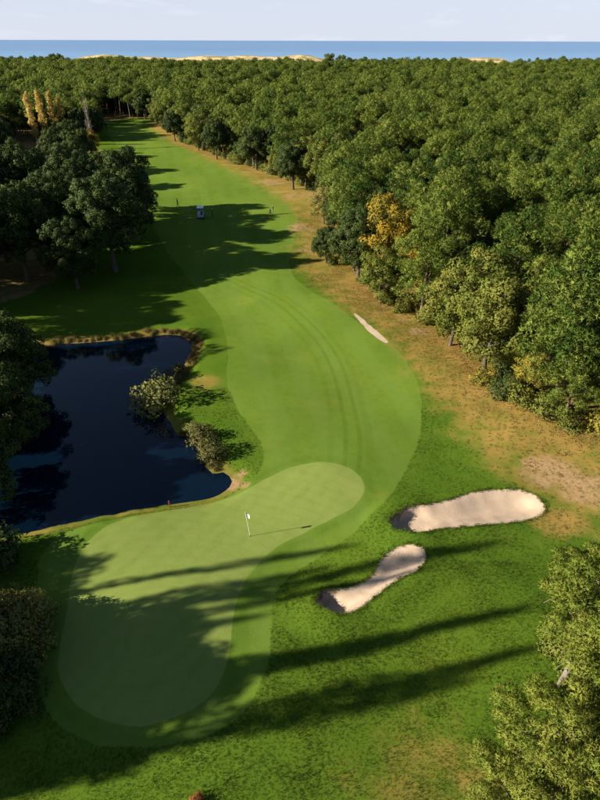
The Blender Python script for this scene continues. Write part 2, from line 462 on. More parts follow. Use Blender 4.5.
def mow_green(t, c):
    sx = t.new('ShaderNodeSeparateXYZ'); t.l.new(t.pos(), sx.inputs[0])
    X, Y = sx.outputs[0], sx.outputs[1]
    k = t.math('ADD', t.math('MULTIPLY', X, math.cos(0.55)), t.math('MULTIPLY', Y, -math.sin(0.55)))
    k = t.math('ADD', k, t.math('MULTIPLY', t.noise(0.2, 2), 0.9))
    w = t.math('SINE', t.math('MULTIPLY', k, 2 * math.pi / 1.25))
    c = t.mix(t.step(w, -0.6, 0.6, 0.0, 0.3), c, (0.19, 0.225, 0.058))
    cx, cy = survey(150, 640)
    r = t.math('SQRT', t.math('ADD', t.math('POWER', t.math('SUBTRACT', X, cx), 2), t.math('POWER', t.math('MULTIPLY', t.math('SUBTRACT', Y, cy), 1.25), 2)))
    w2 = t.math('SINE', t.math('MULTIPLY', r, 2 * math.pi / 1.1))
    c = t.mix(t.step(w2, 0.2, 1.0, 0.0, 0.12), c, (0.11, 0.16, 0.028))
    return c

def mow_fair(t, c):
    sx = t.new('ShaderNodeSeparateXYZ'); t.l.new(t.pos(), sx.inputs[0])
    k = t.math('ADD', sx.outputs[0], t.math('MULTIPLY', sx.outputs[1], 0.22))
    k = t.math('ADD', k, t.math('MULTIPLY', t.noise(0.05, 2), 6.0))
    w = t.math('SINE', t.math('MULTIPLY', k, 2 * math.pi / 4.4))
    return t.mix(t.step(w, -0.5, 0.5, 0.0, 0.3), c, (0.118, 0.182, 0.034))

DRY = (0.29, 0.18, 0.05)
M_rough = grass_mat('rough_turf', (0.048, 0.100, 0.009), (0.090, 0.136, 0.012), DRY, fine=0.8)
M_fair = grass_mat('fairway_turf', (0.082, 0.142, 0.016), (0.126, 0.178, 0.023), DRY, mow=mow_fair, tracks=tracks, fine=0.9)
M_green = grass_mat('putting_turf', (0.148, 0.196, 0.040), (0.176, 0.218, 0.050), DRY, mow=mow_green, fine=0.5)

def sand_mat(name, c):
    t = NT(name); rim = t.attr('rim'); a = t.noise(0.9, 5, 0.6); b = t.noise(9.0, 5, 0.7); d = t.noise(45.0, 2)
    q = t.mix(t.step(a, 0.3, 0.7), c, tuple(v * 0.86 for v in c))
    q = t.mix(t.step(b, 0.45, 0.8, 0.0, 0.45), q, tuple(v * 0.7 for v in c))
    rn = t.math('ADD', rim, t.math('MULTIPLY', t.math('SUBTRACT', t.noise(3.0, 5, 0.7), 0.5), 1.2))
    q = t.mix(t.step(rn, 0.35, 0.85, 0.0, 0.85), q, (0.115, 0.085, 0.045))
    sx = t.new('ShaderNodeSeparateXYZ'); t.l.new(t.pos(), sx.inputs[0])
    rk = t.math('SINE', t.math('MULTIPLY', t.math('ADD', t.math('ADD', t.math('MULTIPLY', sx.outputs[0], 0.5), sx.outputs[1]), t.math('MULTIPLY', a, 3.0)), 2 * math.pi / 0.22))
    t.color(q); t.rough(0.95); t.b.inputs['Specular IOR Level'].default_value = 0.0
    t.bump(t.math('ADD', t.math('ADD', t.math('MULTIPLY', b, 0.9), t.math('MULTIPLY', d, 0.3)), t.math('MULTIPLY', rk, 0.10)), 0.4, 0.06)
    return t.m
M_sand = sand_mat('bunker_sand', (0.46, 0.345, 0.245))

M_bed = plain('pond_mud', (0.02, 0.018, 0.012), 0.9)
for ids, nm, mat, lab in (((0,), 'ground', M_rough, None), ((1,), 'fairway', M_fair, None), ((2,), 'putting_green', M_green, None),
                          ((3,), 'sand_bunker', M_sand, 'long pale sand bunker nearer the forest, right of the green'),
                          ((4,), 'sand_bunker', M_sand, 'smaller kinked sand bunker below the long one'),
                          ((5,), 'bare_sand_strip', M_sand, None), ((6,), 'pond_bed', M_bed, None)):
    V, F, u = piece(ids)
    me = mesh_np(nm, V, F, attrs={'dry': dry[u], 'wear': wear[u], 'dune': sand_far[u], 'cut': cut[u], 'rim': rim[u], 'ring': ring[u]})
    tag(obj(nm, me, mat), lab, kind='structure')

# pond water: one sheet a little wider than the shore, cut off by the banks
def water_mat(name, deep, rough, scale, strength, dist):
    t = NT(name); t.color(deep); t.rough(rough); t.b.inputs['IOR'].default_value = 1.33; t.b.inputs['Specular IOR Level'].default_value = 0.5
    n = t.noise(scale, 4, 0.6); t.bump(n, strength, dist)
    return t
pw = pond.copy(); ctr = pw.mean(0)
sdir = np.roll(pw, -1, 0) - np.roll(pw, 1, 0); nrm = np.stack([sdir[:, 1], -sdir[:, 0]], 1); nrm /= np.linalg.norm(nrm, axis=1)[:, None]
area = 0.5 * np.sum(pw[:, 0] * np.roll(pw[:, 1], -1) - np.roll(pw[:, 0], -1) * pw[:, 1])
pw2 = pw + nrm * (0.12 if area > 0 else -0.12)
r2 = delaunay_2d_cdt([Vector(p) for p in pw2], [(i, (i + 1) % len(pw2)) for i in range(len(pw2))], [], 1, 1e-4)
VW = np.array([(v[0], v[1], WATER_Z + 0.012) for v in r2[0]]); FW = np.array([f for f in r2[2] if len(f) == 3])
tw = water_mat('pond_water', (0.0012, 0.006, 0.014), 0.03, 1.6, 0.10, 0.02)
tag(obj('pond', mesh_np('pond', VW, FW, smooth_shade=False), tw.m), 'dark blue pond beside the putting green', kind='structure')

# sea
ts = water_mat('sea_water', (0.02, 0.12, 0.32), 0.3, 0.02, 1.0, 1.2)
sm_ = ts.new('ShaderNodeMapping'); sm_.inputs['Scale'].default_value = (0.0012, 0.006, 1); ts.l.new(ts.pos(), sm_.inputs[0])
sea_n = ts.noise(1.0, 6, 0.6, sm_.outputs[0])
sea_c = ts.mix(ts.step(sea_n, 0.35, 0.7), (0.075, 0.18, 0.34), (0.11, 0.225, 0.40))
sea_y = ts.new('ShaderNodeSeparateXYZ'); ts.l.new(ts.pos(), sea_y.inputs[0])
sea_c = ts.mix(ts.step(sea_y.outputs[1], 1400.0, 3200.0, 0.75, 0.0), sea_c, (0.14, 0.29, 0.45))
fm_ = ts.new('ShaderNodeMapping'); fm_.inputs['Scale'].default_value = (0.010, 0.05, 1); ts.l.new(ts.pos(), fm_.inputs[0])
ts.color(ts.mix(ts.step(ts.noise(1.0, 5, 0.7, fm_.outputs[0]), 0.6, 0.7, 0.0, 0.55), sea_c, (0.55, 0.62, 0.68)))
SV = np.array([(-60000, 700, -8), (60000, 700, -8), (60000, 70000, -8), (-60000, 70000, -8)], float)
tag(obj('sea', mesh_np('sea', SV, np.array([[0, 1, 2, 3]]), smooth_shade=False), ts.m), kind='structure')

# ------------------------------------------------------------------ trees
def unit(v):
    return v / np.maximum(np.linalg.norm(v, axis=-1, keepdims=True), 1e-9)

def tube(path, radii, seg=7):
    path = np.asarray(path, float); V = []; F = []
    for i, p in enumerate(path):
        a = path[min(i + 1, len(path) - 1)] - path[max(i - 1, 0)]
        a = a / np.linalg.norm(a)
        r = np.cross(a, [0.3, 1, 0.2] if abs(a[1]) < 0.9 else [1, 0, 0.2]); r /= np.linalg.norm(r); q = np.cross(a, r)
        for k in range(seg):
            th = 2 * math.pi * k / seg
            V.append(p + radii[i] * (math.cos(th) * r + math.sin(th) * q))
    for i in range(len(path) - 1):
        for k in range(seg):
            F.append((i * seg + k, i * seg + (k + 1) % seg, (i + 1) * seg + (k + 1) % seg, (i + 1) * seg + k))
    n = len(V); V.append(path[-1])
    Vn = np.array(V); F = list(F)
    for k in range(seg):
        F.append(((len(path) - 1) * seg + k, (len(path) - 1) * seg + (k + 1) % seg, n, n))
    return Vn, np.array(F)

def join(parts):
    V = []; F = []; o = 0
    for v, f in parts:
        V.append(v); F.append(f + o); o += len(v)
    return np.concatenate(V), np.concatenate(F)

def tri_quads(F):
    """Quad list with degenerate caps to triangles."""
    T = [(a, b, c) for a, b, c, d in F] + [(a, c, d) for a, b, c, d in F if c != d]
    return np.array(T, np.int32)

def leaves(r, clumps, centre, per, size, kind, flat=0.8):
    """Foliage: clumps = [(x, y, z, radius)]; many small faces in each, turned outwards."""
    TV, TN, TS = [], [], []
    centre = np.asarray(centre)
    for (cx, cy, cz, cr) in clumps:
        c = np.array([cx, cy, cz]); sh = r.random() ** 1.7
        n = max(6, int(per * (cr / 0.8) ** 2))
        d = unit(r.normal(size=(n, 3)) + [0, 0, 0.25])
        rad = cr * (0.6 + 0.45 * r.random(n) ** 0.7)
        p = c + d * rad[:, None] * np.array([1, 1, flat])
        crown = unit(c - centre + 1e-6)
        if kind == 'needle':
            k = 4
            ax = unit(d + 0.55 * crown + [0, 0, 0.35])
            for _ in range(k):
                a = unit(ax + r.normal(size=(n, 3)) * 0.55)
                ln = size * (0.7 + 0.6 * r.random(n))[:, None]
                side = unit(np.cross(a, r.normal(size=(n, 3)))) * size * 0.12
                tri = np.stack([p - side, p + side, p + a * ln], 1)
                TV.append(tri)
                TN.append(unit(1.0 * d + 0.32 * crown + [0, 0, 0.10] + r.normal(size=(n, 3)) * 0.18)); TS.append(np.full(n, sh))
        else:
            for _ in range(2):
                nn = unit(d + r.normal(size=(n, 3)) * 0.6)
                a = unit(np.cross(nn, r.normal(size=(n, 3)))); b = np.cross(nn, a)
                s1 = size * (0.6 + 0.7 * r.random(n))[:, None]
                q = p + r.normal(size=(n, 3)) * size * 0.5
                tri = np.stack([q - a * s1 * 0.6 - b * s1 * 0.3, q + a * s1 * 0.6 - b * s1 * 0.35, q + b * s1 * 0.7], 1)
                TV.append(tri)
                TN.append(unit(0.7 * d + 0.5 * crown + 0.25 * nn + r.normal(size=(n, 3)) * 0.15)); TS.append(np.full(n, sh))
    T = np.concatenate(TV); N = np.concatenate(TN); Sh = np.concatenate(TS)
    g = np.cross(T[:, 1] - T[:, 0], T[:, 2] - T[:, 0])
    flip = np.einsum('ij,ij->i', g, N) < 0
    T[flip] = T[flip][:, [0, 2, 1]]
    return T, N, Sh

def crown_mesh(name, leafset):
    T, N, Sh = leafset
    V = T.reshape(-1, 3); F = np.arange(len(V)).reshape(-1, 3)
    return mesh_np(name, V, F, np.repeat(N, 3, 0), {'shade': np.repeat(Sh, 3)})

def fib(n, r, lo=-0.3):
    """n directions spread over a sphere above the height lo, jittered."""
    i = np.arange(n) + 0.5
    z = lo + (1 - lo) * i / n
    th = i * 2.39996 + r.uniform(0, 6.28)
    s = np.sqrt(np.maximum(0, 1 - z * z))
    return unit(np.stack([s * np.cos(th), s * np.sin(th), z], 1) + r.normal(size=(n, 3)) * 0.13)

def tree_meshes(kind, seed, near=True):
    """Trunk with limbs and crown of one tree at scale 1 (about 12 m for a pine)."""
    r = np.random.default_rng(seed)
    limbs = []; clumps = []
    if kind in ('pine', 'edge_pine', 'open_pine'):
        H, R = 12.0, 2.5; cz = 9.1; rz = 2.5
        if kind == 'edge_pine': R, cz, rz = 2.9, 7.0, 4.8
        if kind == 'open_pine': R, cz, rz = 3.6, 8.2, 3.6
        if kind == 'pine':
            R *= r.uniform(0.85, 1.22); rz *= r.uniform(0.75, 1.3); cz += r.uniform(-0.9, 0.5)
        lean = r.normal(size=2) * 0.35
        top = np.array([lean[0], lean[1], cz - 0.2])
        trunk = [np.zeros(3), np.array([lean[0] * 0.2, lean[1] * 0.15, 3.2]), np.array([lean[0] * 0.7, lean[1] * 0.6, 6.4]), top, top + [0.1, 0, 1.9]]
        limbs.append(tube(trunk, [0.22, 0.18, 0.15, 0.10, 0.03], 8))
        cen = np.array([lean[0], lean[1], cz - 0.6])
        near_detail = near == 'close'
        D = fib({'pine': 20, 'edge_pine': 30, 'open_pine': 23}[kind], r, -0.42 if kind != 'edge_pine' else -0.8)
        for d in D:
            k = 0.52 + 0.60 * r.random()
            c = cen + d * np.array([R * k, R * k, rz * k * 0.95]) + [0, 0, 0.5]
            lr = (0.75 + 0.35 * r.random()) * (1.0 if kind != 'open_pine' else 0.82)
            for d2 in fib(9 if near else 6, r, -0.55):
                q = c + (d2 + 0.35 * d) * lr * 0.85
                clumps.append((*q, (0.30 if near else 0.42) + 0.2 * r.random()))
        for d in fib(10 if kind != 'open_pine' else 4, r, -0.2):
            c = cen + d * np.array([R, R, rz]) * 0.35 + [0, 0, 0.5]; clumps.append((*c, 0.8))
        for d in (D[::3] if kind != 'open_pine' else D):
            e = cen + d * np.array([R, R, rz]) * 0.8 + [0, 0, 0.4]
            s0 = np.array([lean[0], lean[1], np.clip(e[2] - 1.2 - r.random(), 2.5 if kind == 'edge_pine' else 6.0, 10.0)]) * [0.9, 0.9, 1]
            mid = (s0 + e) / 2 + [0, 0, -0.25]
            limbs.append(tube([s0, mid, e], [0.075, 0.055, 0.02], 5))
            if kind == 'open_pine':
                for _ in range(5):
                    b0 = mid + (e - mid) * r.random(); b1 = b0 + r.normal(size=3) * 0.38 + d * 0.25
                    limbs.append(tube([b0, (b0 + b1) / 2 + [0, 0, 0.05], b1], [0.03, 0.022, 0.008], 4))
        L = leaves(r, clumps, cen - [0, 0, 1.0], 400 if near == 'close' else (130 if near else 62), 0.17 if near == 'close' else (0.25 if near else 0.33), 'needle', 0.9)
    elif kind == 'oak':
        H, R = 11.0, 3.9; cen = np.array([0, 0, 6.6]); rz = 4.0
        limbs.append(tube([np.zeros(3), np.array([0.1, 0, 2.0]), np.array([-0.1, 0.1, 4.5]), np.array([0, 0, 8])], [0.34, 0.26, 0.2, 0.06], 8))
        D = fib(30, r, -0.75)
        for d in D:
            k = 0.70 + 0.32 * r.random()
            c = cen + d * np.array([R * k, R * k, rz * k]); lr = 0.8 + 0.4 * r.random()
            for d2 in fib(8 if near else 4, r, -0.6):
                q = c + (d2 + 0.4 * d) * lr * 0.85
                clumps.append((*q, (0.42 if near else 0.7) + 0.22 * r.random()))
        for d in fib(16, r, -0.6): clumps.append((*(cen + d * np.array([R, R, rz]) * 0.45), 1.1))
        for d in D[::4]:
            e = cen + d * np.array([R, R, rz]) * 0.8
            s0 = np.array([0, 0, np.clip(e[2] - 2.0, 2.2, 6.0)])
            limbs.append(tube([s0, (s0 + e) / 2, e], [0.12, 0.08, 0.025], 5))
        L = leaves(r, clumps, cen - [0, 0, 0.6], 210 if near else 40, 0.15 if near else 0.42, 'leaf', 0.9)
    elif kind == 'olive_tree':            # loose broadleaf with a lower, ragged crown
        R = 3.0; cen = np.array([0, 0, 4.6]); rz = 3.2
        limbs.append(tube([np.zeros(3), np.array([0.15, 0.05, 1.4]), np.array([0.0, 0.2, 3.2]), np.array([0.2, 0, 6])], [0.2, 0.15, 0.11, 0.04], 8))
        D = fib(38, r, -0.8)
        for d in D:
            k = 0.65 + 0.5 * r.random()
            clumps.append((*(cen + d * np.array([R * k, R * k, rz * k])), 0.5 + 0.45 * r.random()))
        for d in fib(10, r, -0.6): clumps.append((*(cen + d * np.array([R, R, rz]) * 0.4), 0.8))
        for d in D[::3]:
            e = cen + d * np.array([R, R, rz]) * 0.85
            s0 = np.array([0.1, 0.1, np.clip(e[2] - 1.6, 1.5, 4.2)])
            limbs.append(tube([s0, (s0 + e) / 2 + [0, 0, 0.1], e], [0.08, 0.05, 0.02], 5))
        L = leaves(r, clumps, cen - [0, 0, 0.4], 190, 0.15, 'leaf', 0.9)
    elif kind == 'poplar':
        cen = np.array([0, 0, 8.0])
        limbs.append(tube([np.zeros(3), np.array([0.05, 0, 4.0]), np.array([0, 0.05, 9]), np.array([0, 0, 15.5])], [0.22, 0.17, 0.11, 0.02], 8))
        for i in range(60):
            z = 3.2 + 12.3 * (i + 0.5) / 60; f = math.sin(math.pi * min(1, (z - 2.2) / 13.6)) ** 0.6
            a = r.uniform(0, 6.28); rr = 1.25 * f * r.random() ** 0.5
            clumps.append((rr * math.cos(a), rr * math.sin(a), z, 0.42 + 0.25 * r.random()))
            if i % 3 == 0:
                s0 = np.array([0, 0, z - 1.4]); e = np.array([rr * math.cos(a), rr * math.sin(a), z + 0.4])
                limbs.append(tube([s0, (s0 + e) / 2, e], [0.05, 0.035, 0.012], 4))
        L = leaves(r, clumps, cen, 60, 0.22, 'leaf', 1.5)
    elif kind == 'bare_poplar':
        cen = np.array([0, 0, 8.0])
        limbs.append(tube([np.zeros(3), np.array([0.05, 0, 4.0]), np.array([0, 0.05, 9]), np.array([0, 0, 14])], [0.22, 0.17, 0.11, 0.02], 8))
        for i in range(90):
            z = 2.5 + 10.5 * r.random(); a = r.uniform(0, 6.28); rr = 0.5 + 0.9 * r.random() * (1 - (z - 2) / 16)
            s0 = np.array([0, 0, z]); e = np.array([rr * math.cos(a), rr * math.sin(a), z + 1.4 + 1.4 * r.random()])
            limbs.append(tube([s0, s0 * 0.4 + e * 0.6 - [0, 0, 0.3], e], [0.05, 0.04, 0.015], 4))
            if i % 3 == 0: clumps.append((*e, 0.4))
        L = leaves(r, clumps, cen, 26, 0.16, 'leaf', 1.3)
    elif kind == 'shrub':
        cen = np.array([0, 0, 0.5]); R = 1.0
        for d in fib(20, r, -0.1):
            k = 0.6 + 0.5 * r.random(); e = np.array([0, 0, 0.15]) + d * np.array([R * k, R * k, 1.25 * k])
            clumps.append((*e, 0.26 + 0.16 * r.random()))
            limbs.append(tube([np.array([d[0] * 0.1, d[1] * 0.1, -0.25]), e * 0.5 + [0, 0, 0.05], e], [0.025, 0.018, 0.006], 4))
        for d in fib(8, r, 0): clumps.append((*(d * np.array([0.4, 0.4, 0.6])), 0.32))
        L = leaves(r, clumps, cen - [0, 0, 0.4], 190, 0.10, 'leaf', 1.1)
    elif kind == 'twig_shrub':            # grey, half bare, upright twigs
        cen = np.array([0, 0, 0.5])
        for d in fib(70, r, 0.05):
            k = 0.75 + 0.4 * r.random(); e = d * np.array([k, k, 1.25 * k])
            limbs.append(tube([np.array([d[0] * 0.12, d[1] * 0.12, -0.2]), e * [0.55, 0.55, 0.5], e], [0.02, 0.014, 0.005], 4))
            clumps.append((*(e * 0.93), 0.17 + 0.1 * r.random())); clumps.append((*(e * 0.65), 0.2))
        L = leaves(r, clumps, cen - [0, 0, 0.3], 1500, 0.042, 'leaf', 1.3)
    elif kind == 'reeds':                 # tussock of upright blades
        TV = []; TN = []; n = 320
        p = np.column_stack([r.normal(size=n) * 0.36, r.normal(size=n) * 0.36, np.full(n, -0.15)])
        a = unit(np.column_stack([r.normal(size=n) * 0.35, r.normal(size=n) * 0.35, np.ones(n)]))
        ln = (0.7 + 0.7 * r.random(n))[:, None]
        side = unit(np.cross(a, r.normal(size=(n, 3)))) * 0.03
        T = np.stack([p - side, p + side, p + a * ln], 1); N = unit(np.column_stack([p[:, :2] * 1.2, np.full(n, 0.5)]) + r.normal(size=(n, 3)) * 0.3)
        g = np.cross(T[:, 1] - T[:, 0], T[:, 2] - T[:, 0]); fl_ = np.einsum('ij,ij->i', g, N) < 0; T[fl_] = T[fl_][:, [0, 2, 1]]
        return None, crown_mesh(kind + '_blades', (T, N, r.random(n)))
    tv, tf = join(limbs)
    return mesh_np(kind + '_trunk', tv, tri_quads(tf)), crown_mesh(kind + '_crown', L)

B_pine = bark_mat('pine_bark', (0.10, 0.065, 0.045), (0.19, 0.13, 0.09))
B_oak = bark_mat('oak_bark', (0.055, 0.045, 0.035), (0.12, 0.10, 0.08))
B_pale = bark_mat('pale_bark', (0.22, 0.19, 0.15), (0.36, 0.31, 0.25))
B_mid = bark_mat('grey_bark', (0.13, 0.105, 0.08), (0.24, 0.20, 0.15))
L_pine = leaf_mat('pine_needles', (0.038, 0.086, 0.012), (0.122, 0.166, 0.022), (0.240, 0.262, 0.048), 0.14)
L_near = leaf_mat('near_pine_needles', (0.15, 0.198, 0.026), (0.19, 0.228, 0.032), (0.31, 0.305, 0.055), 0.30)
L_oak = leaf_mat('oak_leaves', (0.034, 0.056, 0.013), (0.050, 0.074, 0.016), (0.085, 0.104, 0.028), 0.12)
L_olive = leaf_mat('mixed_leaves', (0.090, 0.122, 0.018), (0.135, 0.150, 0.024), (0.20, 0.185, 0.036))
L_yellow = leaf_mat('autumn_leaves', (0.27, 0.19, 0.018), (0.34, 0.22, 0.02), (0.17, 0.16, 0.025))
L_yg = leaf_mat('turning_leaves', (0.19, 0.18, 0.026), (0.23, 0.20, 0.028), (0.28, 0.20, 0.03))
L_gold = leaf_mat('poplar_leaves', (0.52, 0.39, 0.085), (0.58, 0.44, 0.11), (0.42, 0.25, 0.06), 0.4)
L_bare = leaf_mat('bare_twigs', (0.20, 0.155, 0.10), (0.24, 0.18, 0.12), (0.16, 0.13, 0.08))
L_shrub = leaf_mat('bank_leaves', (0.15, 0.165, 0.04), (0.19, 0.195, 0.05), (0.26, 0.25, 0.08))
L_bank = leaf_mat('dark_bank_leaves', (0.075, 0.085, 0.022), (0.10, 0.10, 0.028), (0.15, 0.13, 0.045))
L_grey = leaf_mat('grey_leaves', (0.20, 0.175, 0.045), (0.23, 0.20, 0.055), (0.14, 0.15, 0.03))
L_reed = leaf_mat('dry_reeds', (0.20, 0.145, 0.045), (0.25, 0.18, 0.058), (0.11, 0.125, 0.025))
L_brown = leaf_mat('rust_leaves', (0.24, 0.085, 0.03), (0.28, 0.10, 0.035), (0.20, 0.10, 0.04))

LIB = {}
def lib(kind, variant, leaf, bark, near=True):
    key = (kind, variant, leaf.name, near)
    if key not in LIB:
        mk = ('m', kind, variant, near)
        if mk not in LIB: LIB[mk] = tree_meshes(kind, 1000 + variant * 17 + sum(map(ord, kind)), near)
        t, c = LIB[mk]
        if len(c.materials): c = c.copy(); c.materials.clear()
        c.materials.append(leaf)
        if t is not None and not len(t.materials): t.materials.append(bark)
        LIB[key] = (t, c)
    return LIB[key]

def plant(name, kind, variant, leaf, bark, x, y, s, label, cat, group=None, rz=None, near=True, z=None):
    t, c = lib(kind, variant, leaf, bark, near)
    root = empty(name, (x, y, zat(x, y) - 0.05 if z is None else z), random.uniform(0, 6.28) if rz is None else rz, s)
    if t is not None: obj('trunk' if kind not in ('shrub', 'twig_shrub') else 'stems', t, None, root)
    obj('crown' if kind not in ('shrub', 'twig_shrub', 'reeds') else ('foliage' if kind != 'reeds' else 'blades'), c, None, root)
    return tag(root, label, cat, group)

def by_top(px, py, h):
    """Foot of a tree of height h whose top was seen at this point of the survey photo."""
    return survey(px, py, h)

def ordinal(n):
    return f"{n}{'th' if 10 <= n % 100 <= 20 else {1: 'st', 2: 'nd', 3: 'rd'}.get(n % 10, 'th')}"

# --- single trees one can point to
special = []     # (x, y, radius) kept free of forest trees
def put(name, kind, variant, leaf, bark, foot, s, label, cat='tree', group=None, keep=2.2, rz=None, near=True):
    special.append((foot[0], foot[1], keep))
    return plant(name, kind, variant, leaf, bark, foot[0], foot[1], s, label, cat, group, rz, near)

# oaks left of the fairway
oaks = [((120, 226), 1.22, 'dark evergreen oak at the right end of the clump, nearest the cart'),
        ((84, 240), 1.35, 'tall dark evergreen oak in the middle of the clump left of the fairway'),
        ((36, 236), 1.38, 'broad dark evergreen oak in the clump below the golden poplars'),
        ((-8, 240), 1.4, 'dark evergreen oak cut by the left edge, in the clump below the poplars'),
        ((116, 272), 1.26, 'evergreen oak standing in front of the clump, casting shade on the fairway'),
        ((78, 288), 0.86, 'small pale-topped oak at the foot of the dark clump above the pond'),
        ((28, 280), 1.22, 'dark oak at the front left of the clump above the pond'),
        ((-18, 290), 1.2, 'dark oak at the left picture edge above the pond'),
        ((62, 262), 1.2, 'dark oak half hidden in the heart of the clump left of the fairway')]
oaks += [((128, 214), 1.12, 'dark oak at the far right of the clump, its shade reaching the cart'), ((130, 244), 1.2, 'dark oak on the fairway side of the clump, between its two ends'), 
         ((74, 160), 0.95, 'dark oak right of the golden poplars behind the clump'), ((84, 174), 0.95, 'dark oak just behind the clump, left of the far fairway'),
         ((80, 190), 1.0, 'dark oak at the back of the clump, below the yellow-green tree'), ((62, 172), 0.95, 'dark oak at the foot of the golden poplars')]
for i, (p, s, lab) in enumerate(oaks):
    put('oak_tree', 'oak', i % 3, L_oak, B_oak, survey(*p), s, lab, group='evergreen oaks left of the fairway')
# trees on the left shore of the pond
for i, (p, s, lab) in enumerate((((-18, 298), 0.95, 'shaded oak on the left shore at the upper end of the pond'),
                                 ((-30, 350), 0.85, 'shaded oak leaning over the left shore of the pond'), ((-66, 396), 0.85, 'dark oak on the left shore beside the widest part of the pond'))):
    put('oak_tree', 'oak', (i + 1) % 3, L_oak, B_oak, by_top(*p, 11.0 * s), s, lab, group='oaks on the left shore of the pond')
# tall trees left of the green, just outside the frame: their long shade lies on the turf
def shade_tree(kind, px, py, h, top_h, lab, s):
    tip = np.array(survey(px, py)); L = top_h / math.tan(SUN_EL)
    f = tip - L * np.array([shadow_dir.x, shadow_dir.y])
    leafm, bk = {'poplar': (L_olive, B_pale), 'oak': (L_oak, B_oak), 'pine': (L_pine, B_pine)}[kind]
    put({'poplar': 'poplar_tree', 'oak': 'oak_tree', 'pine': 'pine_tree'}[kind], kind, 0, leafm, bk, f, s, lab, group='trees beside the green that throw long shade')
slim = (0.52, 0.52, 1.26)
shade_tree('poplar', 528, 652, 0, 19.5, 'tall slender poplar whose shadow stripe runs lowest across the rough', slim)
shade_tree('poplar', 455, 682, 0, 19.0, 'slender poplar whose shadow stripe widens the lowest one', (0.6, 0.6, 1.22))
shade_tree('poplar', 400, 640, 0, 18.5, 'slender poplar whose shadow stripe ends between the two long ones', (0.55, 0.55, 1.2))
shade_tree('poplar', 516, 612, 0, 19.5, 'tall slender poplar whose shadow stripe points below the small bunker', slim)
shade_tree('poplar', 478, 547, 0, 19.5, 'tall slender poplar whose shadow stripe passes between the two bunkers', slim)
shade_tree('poplar', 330, 650, 0, 18.0, 'slender poplar whose shadow stripe ends on the collar of the green', (0.5, 0.5, 1.16))
shade_tree('oak', 268, 648, 0, 12.5, 'broad oak left of the green whose round shade covers its lower half', 1.0)
shade_tree('oak', 186, 664, 0, 10.5, 'second broad oak left of the green shading its lower edge', 0.95)
shade_tree('poplar', 330, 548, 0, 18.0, 'slender poplar whose thin shade lies across the middle of the green', (0.32, 0.32, 1.16))
shade_tree('poplar', 300, 572, 0, 17.0, 'slender poplar whose thin shade lies just below the flag', (0.36, 0.36, 1.1))
shade_tree('poplar', 262, 592, 0, 17.0, 'slender poplar whose thin shade lies across the waist of the green', (0.34, 0.34, 1.1))
shade_tree('poplar', 420, 572, 0, 19.0, 'slender poplar whose thin shade reaches the small bunker', (0.34, 0.34, 1.22))
shade_tree('poplar', 246, 618, 0, 16.0, 'slender poplar whose thin shade ends inside the lower green', (0.4, 0.4, 1.03))
shade_tree('pine', 118, 560, 0, 11.0, 'small pine at the left corner of the green near the pond', 0.9)
shade_tree('pine', 256, 336, 0, 15.5, 'tall pine behind the left shore whose crown shade lies beyond the pond', 1.3)
for i, (x_, y_, s_o) in enumerate(((-42, 62, 1.1), (-47, 50, 1.1), (-40, 40, 1.1), (-52, 72, 1.25), (-62, 66, 1.3), (-60, 80, 1.35), (-70, 88, 1.35), (-58, 92, 1.2), (-76, 76, 1.4), (-72, 100, 1.3), (-62, 108, 1.3), (-50, 84, 1.15), (-47, 68, 1.2))):  # out-of-frame oaks added to shade the ground and shore left of the pond
    put('oak_tree', 'oak', i % 3, L_oak, B_oak, (x_, y_), s_o, f'{["first", "second", "third", "fourth", "fifth", "sixth", "seventh", "eighth", "ninth", "tenth", "eleventh", "twelfth", "thirteenth", "fourteenth", "fifteenth"][i]} of the unseen oaks added for shade behind the left shore of the pond', group='unseen shade oaks behind the left shore')

# poplars in autumn colour and their neighbours
for i, (p, s) in enumerate((((26, 94), 1.0), ((37, 91), 1.02), ((48, 92), 1.0), ((57, 97), 0.9))):
    lab = ['leftmost golden poplar of the row behind the oaks', 'second golden poplar from the left behind the oaks', 'third golden poplar from the left, tall and narrow', 'rightmost golden poplar of the row, a little lower'][i]
    put('poplar_tree', 'poplar', i % 2, L_gold, B_pale, by_top(*p, 15.5 * s), (1.05 * s, 1.05 * s, s), lab, group='golden poplars', keep=3.0)
put('poplar_tree', 'bare_poplar', 0, L_bare, B_pale, by_top(84, 99, 14.5), 1.0, 'nearly bare grey poplar between the golden ones and the fairway', keep=3)
put('broadleaf_tree', 'olive_tree', 0, L_yellow, B_oak, by_top(88, 130, 7.0), 0.9, 'small yellow-green tree at the left edge of the far fairway', keep=3)
put('broadleaf_tree', 'olive_tree', 1, L_olive, B_oak, by_top(76, 116, 7.5), 1.0, 'green tree between the bare poplar and the golden poplars', keep=3)
put('pine_tree', 'pine', 0, L_pine, B_pine, by_top(114, 79, 14.5), 1.22, 'lone tall pine behind the far end of the fairway', keep=4)

